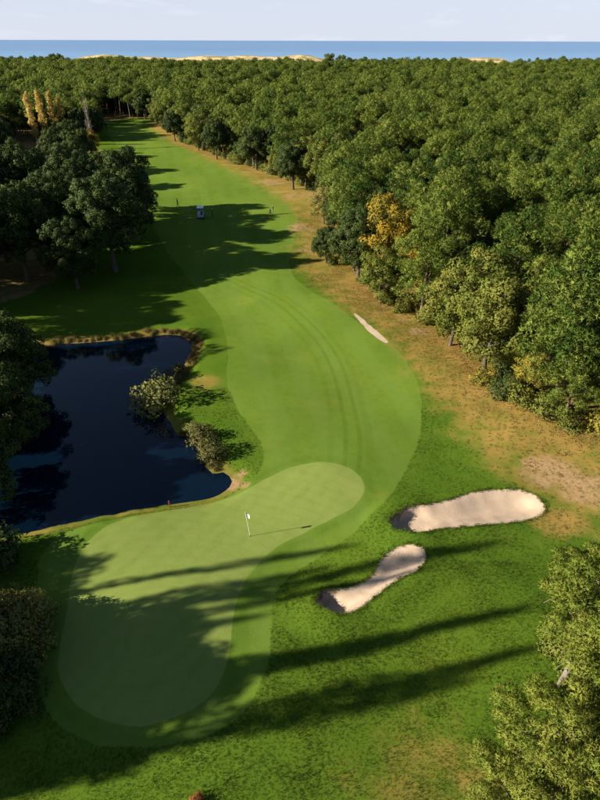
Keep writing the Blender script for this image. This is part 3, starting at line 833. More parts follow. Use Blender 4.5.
# front of the right-hand wood
fr_group = 'trees at the front of the wood'
put('broadleaf_tree', 'olive_tree', 0, L_olive, B_oak, survey(380, 303), 0.92, 'small olive-green tree with bare trunk at the wood corner above the sand strip', group=fr_group)
put('broadleaf_tree', 'olive_tree', 1, L_olive, B_oak, survey(484, 372), 1.35, 'large ragged olive-green tree where the dry rough meets the wood', group=fr_group, keep=3.2)
put('broadleaf_tree', 'olive_tree', 2, L_olive, B_oak, survey(450, 345), 1.15, 'olive-green tree left of the large ragged one at the wood edge', group=fr_group, keep=2.8)
put('broadleaf_tree', 'olive_tree', 2, L_yellow, B_oak, survey(386, 281), 1.42, 'bright yellow autumn tree rising behind the small olive-green corner tree', group=fr_group, keep=4.2)
put('broadleaf_tree', 'olive_tree', 0, L_yellow, B_oak, survey(354, 270), 0.9, 'lower yellow autumn tree at the wood edge beside the small dark tree', group=fr_group)
put('broadleaf_tree', 'olive_tree', 1, L_yellow, B_oak, survey(418, 300), 1.05, 'yellow-leaved tree right of the small olive-green tree', group=fr_group, keep=3.0)
put('broadleaf_tree', 'olive_tree', 0, L_yg, B_oak, by_top(542, 345, 6.0), 0.7, 'yellowish young tree among the pines near the right bunker', group=fr_group)
put('oak_tree', 'oak', 0, L_oak, B_oak, by_top(342, 190, 8.0), 0.72, 'dark oak at the bend of the wood beside the worn ground', group=fr_group)
put('oak_tree', 'oak', 1, L_oak, B_oak, by_top(360, 208, 8.0), 0.7, 'second dark oak right of the bend of the wood', group=fr_group)
put('broadleaf_tree', 'olive_tree', 1, L_grey, B_oak, by_top(325, 186, 7.0), 0.9, 'greyish green tree at the bend of the wood', group=fr_group)
put('oak_tree', 'oak', 2, L_oak, B_oak, survey(326, 262), 0.5, 'small dark lone tree standing out on the dry ground', rz=1.0)
put('pine_tree', 'edge_pine', 1, L_pine, B_pine, by_top(433, 222, 12.5), 1.06, 'tall pine behind the small olive-green tree', group=fr_group, keep=3)
put('pine_tree', 'edge_pine', 2, L_pine, B_pine, by_top(588, 290, 12.5), 1.06, 'large light green pine at the right edge above the worn ground', group=fr_group, keep=3.5)
put('pine_tree', 'edge_pine', 3, L_pine, B_pine, survey(562, 424), 0.62, 'lower pine whose branches hang over the worn ground', group=fr_group, keep=3)
put('pine_tree', 'edge_pine', 0, L_pine, B_pine, survey(612, 440), 0.72, 'pine cut by the right picture edge above the worn ground', group=fr_group, keep=3)
put('oak_tree', 'oak', 1, L_oak, B_oak, by_top(172, 112, 9), 0.85, 'round dark oak first in line on the right of the far fairway', group=fr_group)
put('broadleaf_tree', 'olive_tree', 2, L_olive, B_oak, by_top(196, 118, 9.5), 1.2, 'yellow-green tree between two dark oaks on the far fairway side', group=fr_group)
put('oak_tree', 'oak', 0, L_oak, B_oak, by_top(214, 122, 10), 0.9, 'round dark oak with a trunk on the dry strip of the far fairway', group=fr_group)
put('oak_tree', 'oak', 2, L_oak, B_oak, by_top(255, 128, 10.5), 0.95, 'dark oak in the far front row above the parked cart', group=fr_group)
put('oak_tree', 'oak', 1, L_oak, B_oak, by_top(293, 142, 10.5), 0.95, 'dark oak in the front row right of the golfers', group=fr_group)
for i, (p, s, kd) in enumerate((((333, 263), 1.1, 'dark low bush at the foot of the small lone tree'), ((343, 258), 0.9, 'second low bush right of the small lone tree'))):
    put('shrub', 'shrub', i, L_oak, B_oak, survey(*p), s, kd, 'shrub')
for i, (p, s, lab) in enumerate((((505, 396), 1.7, 'rounded dark green bush at the wood edge below the ragged tree'), ((482, 384), 1.3, 'yellowish bush at the wood edge under the ragged tree'),
                                 ((545, 418), 1.5, 'light green bush under the low pine'), ((520, 405), 1.4, 'olive bush between the dark bush and the low pine'),
                                 ((400, 312), 1.2, 'green bush beside the small olive-green tree'), ((425, 322), 1.5, 'rounded green bush in the wood edge above the bare sand'))):
    put('shrub', 'shrub', i % 3, [L_oak, L_yg, L_olive, L_olive, L_olive, L_olive][i], B_oak, survey(*p), s, lab, 'shrub')

# near pines at the lower right corner
for i, (p, h, s, lab) in enumerate((((615, 565), 10.0, 0.95, 'near pine at the right edge, upper of the corner trees'),
                                    ((596, 725), 9.5, 0.9, 'large near pine filling the lower right corner'),
                                    ((660, 655), 10.0, 1.0, 'near pine mostly cut by the right edge, in the lower corner'),
                                    ((560, 800), 8.0, 0.85, 'lowest near pine at the bottom right corner'))):
    special_foot = by_top(*p, h)
    put('pine_tree', 'open_pine', 10 + i, L_near, B_mid, special_foot, s * h / 12.0 * 1.1, lab, group='near pines in the lower right corner', near='close')

for i, (p, lab) in enumerate((((556, 650), 'green bush under the gap between the near corner pines'), ((585, 640), 'olive bush at the right edge below the upper near pine'), ((572, 668), 'low bush beside the trunk of the lower near pine'), ((540, 770), 'bush at the foot of the lowest near pine'))):
    put('shrub', 'shrub', i % 3, L_olive, B_mid, survey(*p), 1.1 + 0.15 * i, lab, 'shrub', 'bushes under the near pines')

# pond-side shrubs
put('shrub', 'shrub', 0, L_shrub, B_pale, survey(155, 405, -0.5), 2.3, 'pale yellow-green bush standing out into the pond', 'shrub')
put('shrub', 'shrub', 1, L_bank, B_pale, survey(172, 384, -0.4), 1.2, 'grey-green bush on the shore above the pale bush', 'shrub')
put('shrub', 'shrub', 2, L_bank, B_pale, survey(180, 370, -0.4), 0.7, 'small dull bush on the shore near the pond corner', 'shrub')
put('shrub', 'shrub', 2, L_bank, B_pale, survey(204, 441, -0.3), 1.3, 'dark olive bush above the sandy cove', 'shrub')
put('shrub', 'shrub', 0, L_bank, B_pale, survey(214, 459, -0.4), 1.25, 'brownish bush at the sandy cove of the pond', 'shrub')
put('shrub', 'shrub', 1, L_shrub, B_pale, survey(193, 431, -0.3), 0.8, 'small yellowish bush above the eroded sand bank', 'shrub')
put('shrub', 'shrub', 1, L_olive, B_pale, survey(30, 372, -0.3), 1.5, 'sunlit yellow-green bush under the trees of the left shore', 'shrub')
put('shrub', 'twig_shrub', 0, L_grey, B_pale, survey(8, 640), 2.6, 'grey twiggy half-bare shrub at the left edge beside the green', 'shrub')
put('shrub', 'twig_shrub', 1, L_oak, B_oak, survey(-6, 700), 2.4, 'dark shrub below the grey twiggy one at the left edge', 'shrub')
put('shrub', 'shrub', 2, L_oak, B_oak, survey(-2, 560), 2.0, 'dark shrub at the left edge where the pond meets the green', 'shrub')
put('shrub', 'shrub', 0, L_brown, B_oak, survey(199, 803), 0.36, 'small rust-brown bush at the bottom edge of the picture', 'shrub')
# reeds along the far bank and the right shore
k = 0; cnt_r = {}
for i in range(len(pond)):
    p = pond[i]; px, py, _ = project(np.array([p[0], p[1], -0.4]))
    if (50 < px < 192 and py < 352) or (px > 172 and 352 < py < 384) or (px > 176 and 430 < py < 470):
        ky = bool(py < 352)
        for j in range(2):
            cnt_r[ky] = cnt_r.get(ky, 0) + 1
            out = (0.25 + 0.9 * random.random()); q = p + (nrm[i] if area > 0 else -nrm[i]) * out + rng.normal(size=2) * 0.15
            plant('reed_tussock', 'reeds', k % 3, L_reed, B_pale, q[0], q[1], 0.28 + 0.32 * random.random(),
                  f"{ordinal(cnt_r[ky])} straw grass tussock from the left along the far pond bank" if ky else f"{ordinal(cnt_r[ky])} straw grass tussock from the far end along the right pond shore", 'grass tuft', 'dry grass tussocks along the shore')
            k += 1

# bushes that close the foot of the wood
seg = np.linalg.norm(np.diff(right_edge, axis=0), axis=1); cum = np.concatenate([[0], np.cumsum(seg)])
und = []
d_ = 1.0
while d_ < cum[-1] - 1:
    j = int(np.searchsorted(cum, d_) - 1); f_ = (d_ - cum[j]) / seg[j]
    tdir = (right_edge[j + 1] - right_edge[j]) / seg[j]; nd = np.array([-tdir[1], tdir[0]])
    und.append(right_edge[j] * (1 - f_) + right_edge[j + 1] * f_ + nd * random.uniform(0.2, 2.6))
    d_ += random.uniform(1.3, 3.4)
und = [p for p in und if project(np.array([p[0], p[1], 1.0]))[0] < 612 and all((p[0] - a_) ** 2 + (p[1] - b_) ** 2 > 0.8 for a_, b_, _ in special)]
und.sort(key=lambda p: p[1])
for i, p in enumerate(und):
    q_ = random.random()
    plant('shrub', 'shrub', i % 3, L_olive if q_ < 0.5 else L_oak if q_ < 0.78 else L_shrub if q_ < 0.88 else L_yg, B_oak, p[0], p[1], random.uniform(0.8, 1.9),
          f"{ordinal(i + 1)} bush from the viewer in the line at the foot of the wood", 'shrub', 'bushes at the foot of the right-hand wood')

# --- the wood
def jitter_fill(poly, st, lo, hi):
    gx, gy = np.meshgrid(np.arange(lo[0], hi[0], st), np.arange(lo[1], hi[1], st * 0.87))
    gx[1::2] += st / 2
    g = np.stack([gx.ravel(), gy.ravel()], 1) + rng.uniform(-0.33, 0.33, (gx.size, 2)) * st
    return g[inside(poly, g)]
cand = np.concatenate([jitter_fill(in_forest_r, 4.4, (-300, 20), (560, 632)), jitter_fill(in_forest_l, 4.5, (-460, 100), (-40, 632))])
zc = height(cand, False)
hs = (0.62 + 0.68 * rng.random(len(cand)) ** 1.3 + 0.10 * np.sin(cand[:, 0] * 0.05) * np.sin(cand[:, 1] * 0.043)) * (1 - 0.42 * smooth(560, 605, cand[:, 1]))
top3 = np.column_stack([cand, zc + 10.5 * hs])
px, py, dep = project(top3)
ok = (dep > 5) & (px < 690) & (px > -140) & (py < 900)
for (sx, sy, sr) in special:
    ok &= (cand[:, 0] - sx) ** 2 + (cand[:, 1] - sy) ** 2 > sr ** 2
clearing = S([(6, 118), (104, 122), (110, 170), (130, 200), (130, 300), (-60, 330), (-60, 205), (6, 190)])
ok &= ~(inside(clearing, cand) & (cand[:, 1] < 212))
# openings: the dune crest shows bare sand in two places
bare = (cand[:, 1] > 572) & (((cand[:, 0] > -225) & (cand[:, 0] < 22)) | ((cand[:, 0] > 150) & (cand[:, 0] < 205)))
ok &= ~bare
ok &= ~((rng.random(len(cand)) < 0.12) & (cand[:, 1] > 40))
cand, zc, hs, px, py, dep = cand[ok], zc[ok], hs[ok], px[ok], py[ok], dep[ok]
edge_d = np.minimum(dist_line(right_edge, cand), dist_line(left_edge, cand))
in_frame = (px > -15) & (px < 655)
size = np.where(in_frame, hs / dep, 0)
order = np.argsort(-size)
typ = np.zeros(len(cand), int)                          # 0 pine, 1 olive broadleaf, 2 oak
u = rng.random(len(cand))
typ[(u < 0.30) & (edge_d < 6)] = 1
typ[(u > 0.80) & (edge_d < 8)] = 2
typ[(u < 0.09) & (edge_d >= 6)] = 1
typ[(u > 0.955) & (edge_d >= 6)] = 2
typ[(u > 0.9) & (cand[:, 0] < -40) & (cand[:, 1] < 300)] = 2
typ[(u > 0.3) & (cand[:, 0] < -30) & (cand[:, 1] < 190)] = 2
n_single = 330
single = order[:n_single]
single = single[np.argsort(dep[single])]
cnt = {}
fl_c = inside(in_forest_l, cand)
for i in single:
    x, y = cand[i]; t = int(typ[i]); right = not fl_c[i]
    side = 'right-hand wood' if right else 'left-hand wood'
    look = ['pines', 'leafy trees', 'dark oaks'][t]
    big = 'larger ' if hs[i] > 1.0 else 'smaller '
    if right and edge_d[i] < 4.5: where = 'in the front row of the right-hand wood'
    elif not right: where = 'in the wood behind the golden poplars' if px[i] < 60 else 'in the wood beyond the far end of the fairway'
    elif px[i] > 520: where = 'in the wood near the right picture edge'
    elif px[i] > 440: where = 'in the wood behind the large ragged tree'
    elif px[i] > 340: where = 'in the wood behind the bright yellow tree'
    else: where = 'in the wood behind the golfers and cart'
    key = (look, big, where); cnt[key] = cnt.get(key, 0) + 1
    lab = f"{ordinal(cnt[key])} nearest of the {big}{look} {where}"
    nm = ['pine_tree', 'broadleaf_tree', 'oak_tree'][t]
    if t == 0: plant(nm, 'edge_pine' if edge_d[i] < 7 else 'pine', int(rng.integers(0, 4 if edge_d[i] < 7 else 6)), L_pine, B_pine, x, y, float(hs[i]), lab, 'tree', f"pines of the {side}")
    elif t == 1: plant(nm, 'olive_tree', int(rng.integers(0, 3)), L_olive, B_oak, x, y, float(hs[i] * 1.1), lab, 'tree', f"leafy trees of the {side}")
    else: plant(nm, 'oak', int(rng.integers(0, 3)), L_oak, B_oak, x, y, float(hs[i] * 0.8), lab, 'tree', f"oaks of the {side}")

# the rest of the wood: one mass of instanced trees
rest = np.setdiff1d(np.arange(len(cand)), single)
src = bpy.data.collections.new('wood_sources')
def source(i, kind, var, leaf, bark, near):
    t, c = lib(kind, var, leaf, bark, near)
    def grab(m_):
        v = np.empty(len(m_.vertices) * 3, np.float32); m_.vertices.foreach_get('co', v)
        f = np.empty(len(m_.polygons) * 3, np.int32); m_.loops.foreach_get('vertex_index', f)
        return v.reshape(-1, 3), f.reshape(-1, 3)
    tv, tf = grab(t); cv, cf = grab(c)
    tn = np.empty(len(tv) * 3, np.float32); t.vertices.foreach_get('normal', tn)
    cn_ = np.empty(len(cf) * 9, np.float32); c.corner_normals.foreach_get('vector', cn_)
    sh = np.empty(len(cv), np.float32); c.attributes['shade'].data.foreach_get('value', sh)
    m_ = mesh_np('tree_mass', np.concatenate([tv, cv]), np.concatenate([tf, cf + len(tv)]), np.concatenate([tn.reshape(-1, 3), cn_.reshape(-1, 3)]),
                 {'shade': np.concatenate([np.zeros(len(tv)), sh])}, mats=np.concatenate([np.zeros(len(tf)), np.ones(len(cf))]))
    m_.materials.append(bark); m_.materials.append(leaf)
    o = bpy.data.objects.new(f'source_{i:02d}', m_); src.objects.link(o); return o
n_pine = 5
for i in range(n_pine): source(i, 'pine', i, L_pine, B_pine, False)
source(5, 'olive_tree', 0, L_olive, B_oak, True); source(6, 'oak', 0, L_oak, B_oak, False)
idx = np.where(typ[rest] == 0, rng.integers(0, n_pine, len(rest)), np.where(typ[rest] == 1, 5, 6))
sc_ = hs[rest] * np.where(typ[rest] == 0, 1.0, np.where(typ[rest] == 1, 1.1, 0.8))
me = bpy.data.meshes.new('far_wood')
me.vertices.add(len(rest)); me.vertices.foreach_set('co', np.column_stack([cand[rest], zc[rest]]).astype(np.float32).ravel())
for nm_, val, ty in (('pick', idx.astype(np.int32), 'INT'), ('rot', rng.uniform(0, 6.28, len(rest)).astype(np.float32), 'FLOAT'), ('size', sc_.astype(np.float32), 'FLOAT')):
    a = me.attributes.new(nm_, ty, 'POINT'); a.data.foreach_set('value', val)

def instancer(o, coll, name):
    ng = bpy.data.node_groups.new(name, 'GeometryNodeTree')
    ng.interface.new_socket('Geometry', in_out='INPUT', socket_type='NodeSocketGeometry')
    ng.interface.new_socket('Geometry', in_out='OUTPUT', socket_type='NodeSocketGeometry')
    N, Lk = ng.nodes, ng.links
    gi = N.new('NodeGroupInput'); go = N.new('NodeGroupOutput')
    ci = N.new('GeometryNodeCollectionInfo'); ci.inputs['Collection'].default_value = coll
    ci.inputs['Separate Children'].default_value = True; ci.inputs['Reset Children'].default_value = True
    ip = N.new('GeometryNodeInstanceOnPoints'); ip.inputs['Pick Instance'].default_value = True
    def na(n, t):
        x = N.new('GeometryNodeInputNamedAttribute'); x.data_type = t; x.inputs['Name'].default_value = n; return x.outputs['Attribute']
    cx = N.new('ShaderNodeCombineXYZ'); Lk.new(na('rot', 'FLOAT'), cx.inputs['Z'])
    Lk.new(gi.outputs[0], ip.inputs['Points']); Lk.new(ci.outputs[0], ip.inputs['Instance'])
    Lk.new(na('pick', 'INT'), ip.inputs['Instance Index']); Lk.new(cx.outputs[0], ip.inputs['Rotation']); Lk.new(na('size', 'FLOAT'), ip.inputs['Scale'])
    Lk.new(ip.outputs[0], go.inputs[0])
    m = o.modifiers.new('scatter', 'NODES'); m.node_group = ng
fw = obj('forest', me, None)
instancer(fw, src, 'wood_scatter')
tag(fw, 'dense green pine wood stretching back to the dunes and the sea', 'forest', kind='stuff')

# ------------------------------------------------------------------ rough grass near the viewer
def blades(seed):
    r = np.random.default_rng(seed); n = 16
    p = np.column_stack([r.normal(size=n) * 0.07, r.normal(size=n) * 0.07, np.full(n, -0.01)])
    a = unit(np.column_stack([r.normal(size=n) * 0.55, r.normal(size=n) * 0.55, np.ones(n)])); ln = (0.05 + 0.07 * r.random(n))[:, None]
    side = unit(np.cross(a, r.normal(size=(n, 3)))) * 0.012
    T = np.stack([p - side, p + side, p + a * ln], 1); N = unit(np.array([0, 0, 1.0]) + r.normal(size=(n, 3)) * 0.22)
    g = np.cross(T[:, 1] - T[:, 0], T[:, 2] - T[:, 0]); f = np.einsum('ij,ij->i', g, N) < 0; T[f] = T[f][:, [0, 2, 1]]
    return crown_mesh('grass_blades', (T, N, r.random(n)))
L_grass = leaf_mat('rough_blades', (0.056, 0.108, 0.009), (0.092, 0.142, 0.013), (0.14, 0.165, 0.022), 0.35, 0.9, 0.08)
gsrc = bpy.data.collections.new('grass_sources')
for i in range(4):
    m_ = blades(50 + i); m_.materials.append(L_grass); o = bpy.data.objects.new(f'tuft_{i}', m_); gsrc.objects.link(o)
gp = np.concatenate([grid(-26, 28, 6, 26, 0.17, 0.5), grid(-26, 32, 26, 48, 0.23, 0.5)])
gz0 = np.zeros(len(gp)); qx, qy, qd = project(np.column_stack([gp, gz0]))
m = (qx > -20) & (qx < 620) & (qy < 820)
gp = gp[m]
m = ~inside(fairway, gp) & ~inside(green, gp) & (signed(bunker1, gp) > 0.05) & (signed(bunker2, gp) > 0.05) & (signed(pond, gp) > 0.8)
gp = gp[m]
dd = dist_line(dry_line, gp); m = dd > rng.uniform(3.5, 6.5, len(gp)); gp = gp[m]
gz = height(gp)
me = bpy.data.meshes.new('rough_grass')
me.vertices.add(len(gp)); me.vertices.foreach_set('co', np.column_stack([gp, gz]).astype(np.float32).ravel())
patch = 0.5 + 0.5 * np.sin(gp[:, 0] * 0.9 + np.sin(gp[:, 1] * 0.7) * 2) * np.sin(gp[:, 1] * 1.1 + np.sin(gp[:, 0] * 0.5) * 2)
for nm_, val, ty in (('pick', rng.integers(0, 4, len(gp)).astype(np.int32), 'INT'), ('rot', rng.uniform(0, 6.28, len(gp)).astype(np.float32), 'FLOAT'),
                     ('size', ((0.55 + 0.5 * patch) * rng.uniform(0.7, 1.35, len(gp))).astype(np.float32), 'FLOAT')):
    a = me.attributes.new(nm_, ty, 'POINT'); a.data.foreach_set('value', val)
gro = obj('rough_grass', me, None); instancer(gro, gsrc, 'grass_scatter')
tag(gro, 'longer rough grass round the green and the bunkers', 'grass', kind='stuff')

# straw tufts on the dry ground and leaf litter at the foot of the wood
def scatter(name, P, zz, meshes, sizes, label, cat):
    cl = bpy.data.collections.new(name + '_sources')
    for i, m_ in enumerate(meshes): cl.objects.link(bpy.data.objects.new(f'{name}_source_{i}', m_))
    me = bpy.data.meshes.new(name)
    me.vertices.add(len(P)); me.vertices.foreach_set('co', np.column_stack([P, zz]).astype(np.float32).ravel())
    for nm_, val, ty in (('pick', rng.integers(0, len(meshes), len(P)).astype(np.int32), 'INT'), ('rot', rng.uniform(0, 6.28, len(P)).astype(np.float32), 'FLOAT'), ('size', sizes.astype(np.float32), 'FLOAT')):
        a = me.attributes.new(nm_, ty, 'POINT'); a.data.foreach_set('value', val)
    o = obj(name, me, None); instancer(o, cl, name + '_scatter')
    return tag(o, label, cat, kind='stuff')
L_straw = leaf_mat('straw_blades', (0.17, 0.13, 0.035), (0.24, 0.175, 0.055), (0.10, 0.13, 0.02), 0.2, 0.9)
L_litter = leaf_mat('fallen_leaves', (0.24, 0.115, 0.035), (0.30, 0.17, 0.06), (0.13, 0.075, 0.03), 0.1, 0.9)
def flakes(seed):
    r = np.random.default_rng(seed); n = 14
    p = np.column_stack([r.normal(size=n) * 0.22, r.normal(size=n) * 0.22, 0.01 + 0.02 * r.random(n)])
    nn = unit(np.array([0, 0, 1.0]) + r.normal(size=(n, 3)) * 0.4); a = unit(np.cross(nn, r.normal(size=(n, 3)))); b = np.cross(nn, a)
    T = np.stack([p - a * 0.05, p + a * 0.05, p + b * 0.08], 1); g = np.cross(T[:, 1] - T[:, 0], T[:, 2] - T[:, 0]); f = g[:, 2] < 0; T[f] = T[f][:, [0, 2, 1]]
    return crown_mesh('flakes', (T, nn, r.random(n)))
sm = [blades(80 + i) for i in range(3)]; lm = [flakes(90 + i) for i in range(3)]
for m_ in sm: m_.materials.append(L_straw)
for m_ in lm: m_.materials.append(L_litter)
q1 = grid(-30, 60, 24, 120, 0.42, 0.5); qx, qy, qd = project(np.column_stack([q1, np.zeros(len(q1))]))
q1 = q1[(qx > -10) & (qx < 620)]
q1 = q1[(dist_line(dry_line, q1) < rng.gamma(2.0, 1.7, len(q1))) & (signed(fairway, q1) > 0.25) & (signed(bunker1, q1) > 0.1) & (signed(scrape, q1) > 0.1)]
scatter('dry_grass', q1, height(q1), sm, rng.uniform(0.7, 1.6, len(q1)), 'straw-coloured dry grass on the strip between fairway and wood', 'grass')
q2 = grid(-30, 60, 24, 110, 0.5, 0.5); qx, qy, qd = project(np.column_stack([q2, np.zeros(len(q2))]))
q2 = q2[(qx > -10) & (qx < 620)]
q2 = q2[(dist_line(right_edge, q2) < rng.exponential(1.7, len(q2))) & (signed(fairway, q2) > 0.5) & (signed(bunker1, q2) > 0.1)]
scatter('leaf_litter', q2, height(q2), lm, rng.uniform(0.7, 1.5, len(q2)), 'orange-brown fallen leaves at the foot of the wood', 'leaves')
# longer grass hanging over the bunker lips
lipp = []
for b in (bunker1, bunker2):
    for _ in range(3): lipp.append(b + rng.normal(size=b.shape) * 0.09)
lipp = np.concatenate(lipp); lipp = lipp[(signed(bunker1, lipp) > -0.06) & (signed(bunker2, lipp) > -0.06)]
lip_m = [blades(120 + i) for i in range(3)]
for m_ in lip_m: m_.materials.append(L_grass)
scatter('bunker_lip_grass', lipp, height(lipp), lip_m, rng.uniform(0.9, 1.8, len(lipp)), 'longer grass fringing the edges of the two bunkers', 'grass')

# ------------------------------------------------------------------ objects on the course
def box(c, s, bev=0.0):
    x, y, z = c; a, b, d = s[0] / 2, s[1] / 2, s[2] / 2
    if bev <= 0:
        V = np.array([(x + i * a, y + j * b, z + k * d) for k in (-1, 1) for j in (-1, 1) for i in (-1, 1)])
        F = np.array([(0, 2, 3, 1), (4, 5, 7, 6), (0, 1, 5, 4), (2, 6, 7, 3), (0, 4, 6, 2), (1, 3, 7, 5)])
        return V, F
    import bmesh
    bm = bmesh.new(); bmesh.ops.create_cube(bm, size=1)
    for v in bm.verts: v.co = Vector((x + v.co.x * s[0], y + v.co.y * s[1], z + v.co.z * s[2]))
    bmesh.ops.bevel(bm, geom=bm.edges[:], offset=bev, segments=2, affect='EDGES')
    bmesh.ops.triangulate(bm, faces=bm.faces[:])
    bm.verts.index_update()
    V = np.array([tuple(v.co) for v in bm.verts]); F = np.array([[v.index for v in f.verts] + [f.verts[2].index] for f in bm.faces]); bm.free()
    return V, F

def part(name, shapes, mat, parent=None, loc=(0, 0, 0)):
    V, F = join(shapes); T = tri_quads(F)
    return obj(name, mesh_np(name, V, T, smooth_shade=False), mat, parent, loc)

def prism(pts, x0, x1):
    """Side profile in (y, z) run across x."""
    n = len(pts)
    V = np.array([(x0, a, b) for a, b in pts] + [(x1, a, b) for a, b in pts])
    F = [(i, (i + 1) % n, n + (i + 1) % n, n + i) for i in range(n)]
    for i in range(1, n - 1):
        F.append((0, i + 1, i, i)); F.append((n, n + i, n + i + 1, n + i + 1))
    return V, np.array(F)

M_white = plain('white_paint', (0.74, 0.75, 0.76), 0.35, 0.5, 0.04)
M_blue = plain('pale_blue_paint', (0.30, 0.40, 0.62), 0.35, 0.5, 0.06)
M_black = plain('black_rubber', (0.02, 0.02, 0.022), 0.7)
M_metal = plain('grey_metal', (0.42, 0.43, 0.45), 0.35, 0.5, 0.05, metal=0.8)
M_seat = plain('cream_vinyl', (0.52, 0.48, 0.40), 0.5)
M_skin = plain('skin', (0.46, 0.28, 0.20), 0.6, 0.3, 0.05)
M_hair = plain('dark_hair', (0.03, 0.022, 0.016), 0.6)
M_navy = plain('navy_cloth', (0.02, 0.028, 0.06), 0.85)
M_dark = plain('charcoal_cloth', (0.03, 0.03, 0.034), 0.85)
M_khaki = plain('khaki_cloth', (0.20, 0.16, 0.10), 0.85)
M_redc = plain('red_cloth', (0.30, 0.03, 0.03), 0.85)
M_pole = plain('flagstick_white', (0.78, 0.77, 0.66), 0.4)
M_flag = plain('flag_cloth', (0.80, 0.79, 0.62), 0.8)
M_red = plain('red_stake_paint', (0.34, 0.05, 0.025), 0.6)
tgl = NT('windscreen_glass'); tgl.b.inputs['Transmission Weight'].default_value = 0.95; tgl.rough(0.03); tgl.color((0.85, 0.92, 0.95)); M_glass = tgl.m

# flagstick: hole, two-section stick, flag flying to the right
fx, fy = survey(250, 535)
root = empty('flagstick', (fx, fy, zat(fx, fy)))
tag(root, 'white flagstick with a pale flag standing on the putting green', 'flag')
tilt = np.array([-0.10, 0.0])
pt = lambda z: np.array([tilt[0] * z, tilt[1] * z, z])
for a, b, rad in ((0.02, 0.75, 0.016), (0.75, 1.5, 0.016), (1.5, 2.35, 0.016)):
    part('pole_section', [tube([pt(a), pt(b)], [rad, rad], 8)], M_pole, root)
fl_v = []; nx, nz = 8, 4
for j in range(nz + 1):
    for i in range(nx + 1):
        u_, v_ = i / nx, j / nz
        fl_v.append((pt(2.32)[0] + 0.02 + u_ * 0.30, 0.06 * math.sin(u_ * 5) * u_, 2.32 - v_ * 0.36 - u_ * 0.22))
fl_f = [(j * (nx + 1) + i, j * (nx + 1) + i + 1, (j + 1) * (nx + 1) + i + 1, (j + 1) * (nx + 1) + i) for j in range(nz) for i in range(nx)]
fo = obj('flag_cloth', mesh_np('flag_cloth', np.array(fl_v), np.array(fl_f)), M_flag, root)
fo.modifiers.new('thickness', 'SOLIDIFY').thickness = 0.006
part('hole_cup', [tube([(0, 0, 0.004), (0, 0, 0.012)], [0.054, 0.054], 14)], M_black, root)

# red water-hazard stake
sx_, sy_ = survey(169, 503)
root = empty('hazard_stake', (sx_, sy_, zat(sx_, sy_) - 0.05))
tag(root, 'small red wooden stake on the pond edge by the green', 'stake')
part('post', [box((0, 0, 0.36), (0.08, 0.08, 0.72))], M_red, root)
part('cap', [(np.array([(-0.04, -0.04, 0.72), (0.04, -0.04, 0.72), (0.04, 0.04, 0.72), (-0.04, 0.04, 0.72), (0, 0, 0.78)]), np.array([(0, 1, 4, 4), (1, 2, 4, 4), (2, 3, 4, 4), (3, 0, 4, 4)]))], M_red, root)

# golf cart, seen from behind
cx_, cy_ = survey(201, 217)
root = empty('golf_cart', (cx_, cy_, zat(cx_, cy_)), math.radians(6), 1.15)
tag(root, 'white roofed golf cart parked in the tree shade on the fairway', 'golf cart')
part('body', [prism([(-1.15, 0.32), (-1.15, 0.72), (-0.55, 0.78), (-0.2, 0.62), (-0.1, 0.38), (0.55, 0.36), (0.7, 0.75), (1.0, 0.78), (1.2, 0.6), (1.2, 0.32)], -0.58, 0.58)], M_blue, root)
part('roof', [box((0, -0.15, 1.83), (1.16, 1.75, 0.07), 0.03)], M_white, root)
for sx in (-1, 1):
    part('roof_post', [tube([(sx * 0.52, 0.72, 0.72), (sx * 0.5, 0.45, 1.8)], [0.022, 0.022], 6)], M_metal, root)
    part('roof_post', [tube([(sx * 0.52, -0.72, 0.72), (sx * 0.5, -0.82, 1.8)], [0.022, 0.022], 6)], M_metal, root)
    for yy in (-0.82, 0.82):
        w_ = part('wheel', [tube([(sx * 0.46, yy, 0.23), (sx * 0.63, yy, 0.23)], [0.23, 0.23], 16), tube([(sx * 0.63, yy, 0.23), (sx * 0.46, yy, 0.23)], [0.23, 0.23], 16)], M_black, root)
        part('rim', [tube([(sx * 0.60, yy, 0.23), (sx * 0.64, yy, 0.23)], [0.12, 0.11], 12)], M_white, w_)
    part('tail_light', [box((sx * 0.45, -1.165, 0.6), (0.12, 0.03, 0.08))], M_red, root)
    gb = part('golf_bag', [tube([(sx * 0.24, -1.0, 0.55), (sx * 0.24, -1.08, 1.25)], [0.13, 0.14], 10)], M_white if sx < 0 else M_navy, root)
    part('club_heads', [tube([(sx * 0.24 + a, -1.07 + b, 1.2), (sx * 0.24 + a * 1.6, -1.1 + b * 1.6, 1.45)], [0.012, 0.03], 5) for a, b in ((0.05, 0.03), (-0.05, 0.02), (0.0, -0.05))], M_metal, gb)
part('seat', [box((0, -0.32, 0.80), (1.06, 0.5, 0.14), 0.04)], M_seat, root)
part('backrest', [box((0, -0.6, 1.12), (1.06, 0.10, 0.42), 0.04)], M_seat, root)
part('windscreen', [box((0, 0.60, 1.25), (1.0, 0.012, 0.9))], M_glass, root)
part('steering_wheel', [tube([(-0.25 + 0.16 * math.cos(a), 0.32 + 0.05 * math.sin(a), 1.05 + 0.15 * math.sin(a)) for a in np.linspace(0, 6.28, 15)], [0.015] * 15, 5), tube([(-0.25, 0.32, 1.05), (-0.25, 0.55, 0.7)], [0.02, 0.02], 5)], M_black, root)

